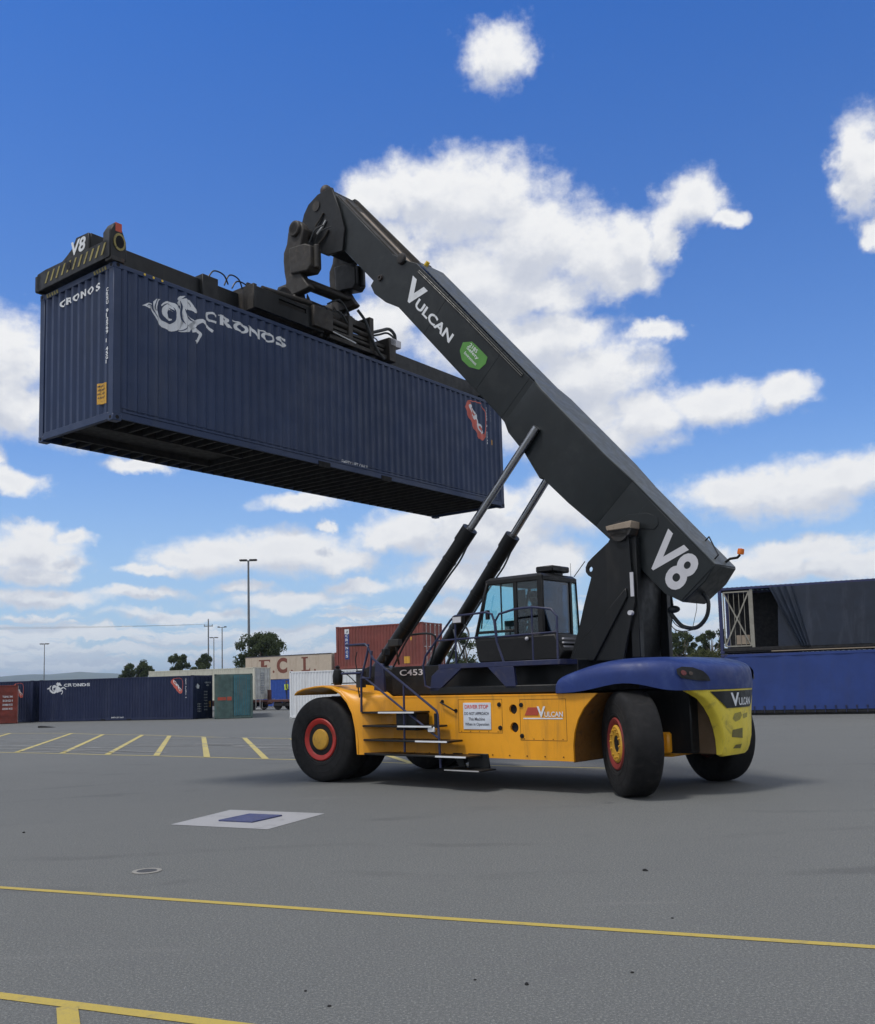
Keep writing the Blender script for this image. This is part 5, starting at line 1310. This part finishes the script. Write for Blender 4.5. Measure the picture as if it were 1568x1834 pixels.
def wagon(loc, yaw, L, label):
    e = empty('rail_wagon', loc, yaw); tag(e, label, 'rail wagon')
    m_w = mat('wagon_brown', (.09, .035, .028), .7, dirt=(.04, .03, .03), dirt_amt=.6)
    MB().box(-.3, L + .4, .15, 2.3, .72, .92).box(1.5, L - 1.5, .4, .6, .45, .72).box(1.5, L - 1.5, 1.85, 2.05, .45, .72).build('deck', m_w, e, bevel=.02)
    for x in (1.3, L - 1.5):
        bo = MB().box(x - 1.1, x + 1.1, .2, .35, .35, .62).box(x - 1.1, x + 1.1, 2.1, 2.25, .35, .62).box(x - .2, x + .2, .2, 2.25, .35, .72).build('bogie', m_under, e, bevel=.02)
        for dx in (-.8, .8):
            for yy in (.36, 2.0): MB().lathe([(.0, 0), (.42, 0), (.45, .05), (.43, .12), (.0, .12)], (x + dx, yy, .46), (0, 1, 0), 24).build('wheel', m_under, bo)
    b = MB()
    for x in (L - .1, L + .35): b.tube([(x, .05, .15), (x, .05, 1.0)], .025)
    b.tube([(L - .1, .05, .15), (L + .35, .05, .15)], .025).tube([(L + .1, 2.3, .15), (L + .1, 2.3, 1.0)], .025).tube([(L + .38, .3, 1.0), (L + .38, .3, .2), (L + .38, 2.1, .2), (L + .38, 2.1, 1.0)], .025)
    b.build('step_rail', m_alu, e)
    MB().box(L + .1, L + .55, 1.0, 1.5, .5, .8).cyl((L + .5, 1.2, .65), (L + .9, 1.2, .65), .07).box(L + .0, L + .3, 1.6, 1.85, .9, 1.8).build('coupler', m_w, e, bevel=.02)
    return e
wagon((-28.6, 91.8, 0), ya, 12.4, 'brown flat rail wagon carrying the cream container')
wu = Vector((math.cos(ya), math.sin(ya), 0))
w2 = Vector((-28.6, 91.8, 0)) + wu * 13.9
wagon((w2.x, w2.y, 0), ya, 12.4, 'dark flat rail wagon partly hidden behind the white container')
wp2 = w2 + wu * 1.15
person('person', (wp2.x + .3, wp2.y + .9, .90), 0, .88, False, 'rail worker in yellow hi-vis vest standing on the dark wagon', m_trou, m_trou, m_cap)
m_ecl = mat('beige_paint', (.50, .42, .33), .65, var=.05, dirt=(.30, .2, .14), dirt_amt=.5, dirt_scale=.6, streak=True)
EY = -.552
c6 = container('container', 12.192, 2.591, m_ecl, (-23.0, 108.5, 2.9), EY, near_kind='flat', label='beige container with large brown initials E.C.L. stacked on a blue one')
MB().box(0, 12.19, -.02, .05, 2.52, 2.60).build('top_rail', mat('dark_trim', (.03, .03, .045), .6), c6)
m_brtx = mat('brown_lettering', (.18, .055, .035), .6)
def serif(ch, x, z, w, h):
    t_ = .30 * w
    if ch == 'E': ps_ = [[(0, 0), (w, 0), (w, .28 * h), (w * .88, .12 * h), (0, .10 * h)], [(.18 * w, .1 * h), (.18 * w + t_, .1 * h), (.18 * w + t_, .92 * h), (.18 * w, .92 * h)], [(0, h), (w, h), (w, .74 * h), (w * .88, .9 * h), (0, .9 * h)], [(.18 * w + t_, .46 * h), (.72 * w, .42 * h), (.72 * w, .62 * h), (.18 * w + t_, .56 * h)]]
    if ch == 'L': ps_ = [[(0, 0), (w, 0), (w, .3 * h), (w * .86, .12 * h), (0, .1 * h)], [(.2 * w, .1 * h), (.2 * w + t_, .1 * h), (.2 * w + t_, .92 * h), (.2 * w, .92 * h)], [(0, h), (.75 * w, h), (.75 * w, .9 * h), (0, .9 * h)]]
    if ch == '.': ps_ = [circle(w / 2, w / 2, w / 2, 12)]
    return shift(poly_bm(*ps_), x, z)
def flat_side(e, bm, mt):
    b = MB(); b.add(bm, fn=lambda v: Vector((v.x, .006, v.y))); return b.build('lettering', mt, e, smooth=False, recalc=False)
flat_side(c6, serif('E', 2.0, .75, 1.65, 1.45), m_brtx); flat_side(c6, shift(text_bm('C', w=1.5, h=1.7, bold=.05), 4.6, .65), m_brtx); flat_side(c6, serif('L', 8.1, .75, 1.2, 1.55), m_brtx)
for x in (4.0, 6.6, 9.8): flat_side(c6, serif('.', x, .72, .28, .28), m_brtx)
container('container', 12.192, 2.896, mat('royal_blue_paint', (.02, .07, .33), .6), (-23.0, 108.5, 0), EY, label='royal blue container under the beige one with initials')
m_redc = mat('oxide_red_paint', (.20, .052, .042), .62, var=.12, scale=1.0, dirt=(.12, .05, .035), dirt_amt=.6, dirt_scale=.8, streak=True)
eu = Vector((math.cos(EY), math.sin(EY), 0)); q = Vector((-23, 108.5, 0)) + eu * 12.6
container('container', 12.192, 2.591, m_redc, (q.x, q.y, 2.9), EY, label='oxide red container end to end with the beige one, behind the taller red one')
container('container', 12.192, 2.896, m_redc, (q.x, q.y, 0), EY, label='oxide red container at ground level under another, hidden behind the white one')
RY = -.48
m_wcont = mat('white_paint', (.70, .72, .74), .55, var=.04, dirt=(.45, .42, .38), dirt_amt=.4, streak=True)
c7 = container('container', 12.192, 2.896, m_wcont, (-10.12, 60.55, 0), RY, label='white corrugated container on the ground behind the front wheel')
c8 = container('container', 6.058, 2.591, m_redc, (-7.02, 59.15, 2.9), RY, door_end='x1', label='dark red container on top of the white one with vertical blue name panel')
on_side(c8, poly_bm([(.62, .60), (.95, .60), (.95, 2.12), (.62, 2.12)]), mat('name_panel_blue', (.02, .05, .22), .6))
on_side(c8, poly_bm([(.62, 2.13), (.95, 2.13), (.95, 2.42), (.62, 2.42)]), m_white)
on_side(c8, poly_bm([(.72, 2.20), (.80, 2.34), (.88, 2.30), (.86, 2.18)]), m_teal)
on_side(c8, poly_bm([(.10, 1.75), (.16, 1.75), (.16, 2.35), (.10, 2.35)]), m_white)
vt = vertical_text('CRONOS', .70, 1.93, .17, .17, .245, .03); conform(vt, y0=.006); b = MB(); b.add(vt, fn=lambda v: Vector((v.x, -v.z, v.y))); b.build('lettering', m_white, c8, smooth=False, recalc=False)
on_side(c8, vertical_text('CRSU 312', 4.95, 2.25, .05, .08, .10, .02), m_white); on_side(c8, vertical_text('22G1', 5.2, 2.25, .05, .07, .09, .02), m_white)
on_side(c8, poly_bm([(4.75, .22), (5.15, .22), (5.15, .62), (4.75, .62)]), m_orlabel); on_side(c8, poly_bm([(5.2, 1.55), (5.32, 1.55), (5.32, 1.75), (5.2, 1.75)]), m_orlabel)
on_side(c8, poly_bm([(4.3, 1.95), (4.5, 2.15), (4.65, 2.0), (4.5, 1.8)]), m_white, 'emblem')
# right hand stack
SY, SO = -.42, (12.75, 46.1)
m_tarp = mat('blue_tarpaulin', (.017, .045, .20), .55, var=.12, scale=.7, dirt=(.03, .05, .16), dirt_amt=.5, dirt_scale=.8, streak=True)
m_tarp2 = mat('dark_tarpaulin', (.014, .021, .038), .5, var=.2, scale=.9, dirt=(.06, .07, .10), dirt_amt=.5, dirt_scale=.7, streak=True)
def curtain_container(z, H, label, mt, opened):
    e = empty('curtain_container', (SO[0], SO[1], z), SY); tag(e, label, 'curtain sided container')
    L, Wd = 12.192, 2.438
    fm = mat('navy_frame', (.022, .03, .10), .55, dirt=rust, dirt_amt=.4)
    b = MB()
    for x in (0, L - .16):
        for y in (0, Wd - .16): b.box(x, x + .16, y, y + .16, 0, H)
    b.box(.16, L - .16, .0, .12, H - .12, H); b.box(.16, L - .16, Wd - .12, Wd, H - .12, H); b.box(0.02, .12, .16, Wd - .16, H - .14, H - .01)
    b.box(L - .12, L - .02, .16, Wd - .16, H - .14, H - .01)
    b.build('frame', fm, e, bevel=.01)
    MB().box(.1, L - .1, .05, Wd - .05, .02, .22).box(.1, L - .1, .0, .05, .10, .26).build('deck', m_under, e, bevel=.01)
    b = MB(); last = None
    for x in fold_xs(.05, L - .05):
        zz = H + .012 - .03 * fold(x); a, c = b.bm.verts.new((x, .02, zz)), b.bm.verts.new((x, Wd - .02, zz))
        if last: b.bm.faces.new((last[0], a, c, last[1]))
        last = (a, c)
    b.build('roof_panel', mt, e, smooth=False, recalc=False)
    MB().box(.16, L - .16, Wd - .06, Wd - .03, .2, H - .1).build('side_wall', m_under, e)
    MB().box(L - .1, L - .06, .16, Wd - .16, .2, H - .1).build('end_wall', m_under, e)
    x_start = 2.35 if opened else .17
    b = MB(); nx, nz = 160, 14; rows = []
    for j in range(nz + 1):
        t_ = j / nz; row = []
        for i in range(nx + 1):
            x = x_start + (L - .2 - x_start) * i / nx
            z_ = .24 + (H - .34) * t_
            if opened:
                # drawn back: the free edge leans back low down
                x = x + (1 - t_) * 1.25 * max(0, 1 - i / 34)
            y_ = -.012 + .018 * noise.noise(Vector((x * 2.2, z_ * .5, 7))) + .010 * math.sin(x * 3.9)
            if opened and i < 18: y_ += -.06 + .05 * math.sin(i * 1.3)
            row.append(b.bm.verts.new((x, y_, z_)))
        rows.append(row)
    for A, B in zip(rows, rows[1:]):
        for i in range(nx): b.bm.faces.new((A[i], A[i + 1], B[i + 1], B[i]))
    b.build('curtain', mt, e)
    if opened:
        fr = mat('pale_grey_frame', (.27, .26, .22), .6, dirt=(.2, .17, .13), dirt_amt=.6)
        b = MB(); x0, x1, z0, z1 = .24, 1.42, .34, H - .22; yy = .06
        for p, q_ in (((x0, z0), (x1, z0)), ((x0, z1), (x1, z1)), ((x0, z0), (x0, z1)), ((x1, z0), (x1, z1)), ((x0, z0), (x1, z1)), ((x0, z1), (x1, z0))):
            b.tube([(p[0], yy, p[1]), (q_[0], yy, q_[1])], .042, 4)
        for k in range(1, 5): b.tube([(x0 + k * .235, yy + .03, z0), (x0 + k * .235, yy + .03, z1)], .016, 4)
        b.box(x1 + .03, x1 + .16, .03, .15, .24, H - .1)
        b.build('end_gate', fr, e)
        MB().box(.75, 1.35, .12, .16, .42, .85).build('document_box', m_beige, e)
        b = MB(); b.bm.faces.new([b.bm.verts.new(p) for p in ((2.6, .2, .25), (3.9, .1, .25), (3.0, .12, 1.6), (2.7, .2, H - .4))]); 
        b.bm.faces.new([b.bm.verts.new(p) for p in ((2.7, .16, .25), (3.3, .12, .25), (2.75, .14, 1.5))])
        b.split('curtain_fold', m_tarp2, e)
    else:
        b = MB()
        for k in range(26):
            x = .5 + k * .44; b.box(x, x + .04, -.05, -.01, .10, .42); b.box(x - .02, x + .06, -.055, -.012, .36, .42)
        b.build('curtain_strap', m_navy, e)
        b = MB(); b.box(.3, L - .2, -.035, .0, H - .13, H - .02) ; b.build('top_rail', mt, e)
    for x in (0, L - .17):
        for z_ in (-.003, H - .11): MB().box(x, x + .18, -.012, .16, z_, z_ + .116).build('corner_casting', fm, e, bevel=.01)
    return e
curtain_container(0, 2.86, 'lower container of the right stack, closed royal blue tarpaulin side', m_tarp, False)
ce = curtain_container(2.90, 3.12, 'upper container of the right stack, dark curtain drawn back showing crossed gate', m_tarp2, True)
MB().box(2.3, 12.0, -.03, -.01, .03, .075).build('lower_rail', m_beige, ce)

# ------------------------------------------------------------------ poles and cables
m_pole = mat('galvanised_pole', (.16, .17, .18), .5, metal=.3)
def lamp_pole(x, y, h, r, label, arms):
    e = empty('light_pole', (x, y, 0)); tag(e, label, 'light pole')
    MB().cyl((0, 0, 0), (0, 0, h), r, r * .6, n=12).build('pole', m_pole, e)
    w = arms
    MB().box(-w, w, -.06, .06, h - .08, h + .06).build('crossarm', m_pole, e)
    for s_ in ((-1, -.45, .45, 1) if w > 1 else (-1, 1)):
        MB().box(s_ * w * .85 - .28, s_ * w * .85 + .28, -.35, .25, h - .02, h + .22).build('floodlight', m_dark, e, bevel=.03)
    return e
lamp_pole(-31.24, 150, 21.9, .24, 'tallest floodlight pole with four lamps, beside the big tree', 1.25)
lamp_pole(-117.3, 280, 16.7, .16, 'small distant lamp pole rising behind the navy containers at far left', 1.2)
lamp_pole(-78.2, 320, 19.4, .2, 'shortest and middle pole of the three behind the cream container', 1.3)
lamp_pole(-58.96, 250, 18.2, .2, 'right pole of the three behind the cream container, with two lamps', 1.0)
pp = empty('power_pole', (-55.0, 220, 0)); tag(pp, 'power pole with crossarm, left of the two distant lamp poles', 'power pole')
MB().cyl((0, 0, 0), (0, 0, 18.2), .2, .13).build('pole', m_pole, pp); MB().box(-1.0, 1.0, -.08, .08, 16.5, 16.7).build('crossarm', m_pole, pp)
for x in (-.9, 0, .9): MB().cyl((x, 0, 16.7), (x, 0, 17.0), .06).build('insulator', m_dark, pp)
for k, x in enumerate((-.9, 0, .9)):
    b = MB(); pts = []
    for i in range(25):
        t_ = i / 24; pts.append((-55 + x + (-200) * t_, 220 - 10 * t_, 17.0 + 7.5 * t_ - 4 * 4 * t_ * (1 - t_) * .6 + k * .9 * t_))
    b.tube(pts, .016, 5)
    tag(b.build('power_line', m_pole), 'thin power cable strung leftward from the power pole across the sky', 'power cable', 'cables strung from the power pole')

# ------------------------------------------------------------------ trees
def leafmat(name, a, c_):
    M = D.materials.new(name); M.use_nodes = True
    t = NT(M.node_tree); M.node_tree.nodes.clear()
    co = t.n('ShaderNodeTexCoord').outputs['Object']
    c = t.mix(t.rng(t.noise(co, 1.1, 3), .35, .65), a, c_)
    c = t.mix(t.rng(t.noise(co, 9, 2), .4, .7, 0, .5), c, tuple(v * 1.5 for v in c_))
    p = t.n('ShaderNodeBsdfPrincipled', {'Base Color': c, 'Roughness': .7, 'Specular IOR Level': .3})
    tl = t.n('ShaderNodeBsdfTranslucent', {'Color': c})
    mx = t.n('ShaderNodeMixShader', {0: .25, 1: p.outputs[0], 2: tl.outputs[0]})
    t.n('ShaderNodeOutputMaterial', {'Surface': mx.outputs[0]})
    return M
m_leaf = leafmat('eucalypt_leaves', (.030, .045, .016), (.060, .080, .030))
m_leaf2 = leafmat('dry_olive_leaves', (.045, .055, .016), (.085, .095, .030))
m_bark = mat('bark', (.16, .13, .10), .85, bump=.5)
def tree(x, y, h, w, seed, label, lm=m_leaf, trunk_f=.35, clumps=16, leaves=420, leaf=.16, openness=1.0, group=None):
    rr = random.Random(seed); e = empty('tree', (x, y, 0), rr.random() * 6); tag(e, label, 'tree', group)
    tr = MB(); tr.tube([(0, 0, -.1), (.05 * w, 0, h * trunk_f * .6), (-.02 * w, .03 * w, h * .62), (0, 0, h * .85)], [h * .03, h * .024, h * .014, h * .004], 8, 0)
    cen = []
    for k in range(clumps):
        a = rr.random() * 6.283; f = rr.random() ** .6; zz = h * (trunk_f + (1 - trunk_f) * (rr.random() ** .8) * .93)
        env = math.sin(math.pi * min(1, max(.08, (zz / h - trunk_f * .8) / (1.12 - trunk_f * .8)))) ** .6
        rad = w / 2 * env * f * .82
        c = Vector((rad * math.cos(a), rad * math.sin(a), min(zz, h - h * .07)))
        cen.append((c, (.10 + .09 * rr.random()) * w * openness))
        s0 = Vector((0, 0, h * (.25 + .45 * rr.random() * (zz / h))))
        tr.tube([s0, s0.lerp(c, .5) + Vector((0, 0, -h * .02)), c], [h * .010, h * .006, h * .002], 5)
    tr.build('trunk', m_bark, e)
    cr_ = MB()
    for c, r in cen:
        for i in range(leaves):
            d = Vector((rr.gauss(0, 1), rr.gauss(0, 1), rr.gauss(0, .7))).normalized() * r * (rr.random() ** .45)
            d *= 1 + .35 * noise.noise((c + d) * 1.3)
            p = c + d
            a = Vector((rr.gauss(0, 1), rr.gauss(0, 1), rr.gauss(0, .6))).normalized(); b_ = a.orthogonal().normalized()
            b_.rotate(Matrix.Rotation(rr.random() * 6.28, 3, a)); q_ = a.cross(b_)
            s1 = leaf * (.6 + .8 * rr.random()); s2_ = s1 * .38
            vs_ = [cr_.bm.verts.new(p + b_ * s1), cr_.bm.verts.new(p + q_ * s2_), cr_.bm.verts.new(p - b_ * s1), cr_.bm.verts.new(p - q_ * s2_)]
            cr_.bm.faces.new(vs_)
    cr_.build('crown', lm, e, smooth=False, recalc=False)
    return e
tree(-61.8, 190, 8.2, 7.6, 1, 'low rounded dark tree left of the two tree clumps, above the navy container', clumps=44, leaves=260, leaf=.26, trunk_f=.1, openness=.72)
tree(-50.6, 180, 8.9, 4.8, 2, 'left of the two touching trees behind the cream container', clumps=34, leaves=220, leaf=.25, trunk_f=.12, openness=.8)
tree(-46.6, 181, 9.0, 4.6, 3, 'right of the two touching trees behind the cream container', clumps=34, leaves=220, leaf=.25, trunk_f=.12, openness=.8)
tree(-25.4, 130, 9.5, 7.6, 4, 'tall open eucalypt behind the beige container with initials', clumps=52, leaves=230, leaf=.19, trunk_f=.25, openness=.75)
tree(1.6, 118, 8.3, 6.6, 5, 'tree seen in the gap between the lift cylinder and the cab', clumps=26, leaves=200, leaf=.17, trunk_f=.3, openness=.65)
tree(6.4, 121, 6.6, 5.6, 15, 'smaller tree just left of the cab base', clumps=26, leaves=200, leaf=.17, trunk_f=.15, openness=.8)
gx = [(27.6, 118, 7.6, 5.4, 6, m_leaf, .42, 'umbrella crowned gum tree nearest to the mast'), (31.9, 119, 7.8, 5.0, 7, m_leaf, .45, 'second umbrella crowned gum tree right of the mast'),
      (34.4, 113, 6.0, 6.0, 8, m_leaf2, .08, 'olive green bushy tree in front of the gum trees by the right stack'), (37.2, 117, 7.0, 6.4, 9, m_leaf2, .10, 'rounded olive tree touching the right container stack'),
      (29.2, 112, 4.9, 6.4, 10, m_leaf2, .05, 'low olive bush in front of the umbrella gum trees'), (25.0, 114, 4.6, 5.6, 12, m_leaf2, .05, 'low olive bush beside the mast foot'), (32.5, 108, 4.1, 8.0, 13, m_leaf2, .04, 'lowest and widest olive bush in front of the trees by the right stack'), (29.6, 124, 8.2, 5.6, 16, m_leaf, .30, 'tall gum tree between and behind the two umbrella crowned ones'), (41.0, 119, 6.6, 6.0, 11, m_leaf, .2, 'dark bushy tree half hidden by the right container stack')]
for x, y, h, w, sd_, lm_, tf, lb in gx: tree(x, y, h, w, sd_, lb, lm_, tf, clumps=44 if tf < .3 else 24, leaves=200, leaf=.16, openness=.75 if tf < .3 else .62)

# thin air between here and the hills
hz = MB(); hz.box(-9400, 9400, -3400, 12400, -4, 260)
hzm = D.materials.new('haze'); hzm.use_nodes = True; hzm.node_tree.nodes.clear(); t = NT(hzm.node_tree)
pv = t.n('ShaderNodeVolumePrincipled', {'Color': (.62, .78, 1.0, 1), 'Density': 1.1e-4, 'Anisotropy': .1})
t.n('ShaderNodeOutputMaterial', {'Volume': pv.outputs[0]})
tag(hz.build('haze', hzm, smooth=False), kind='stuff')
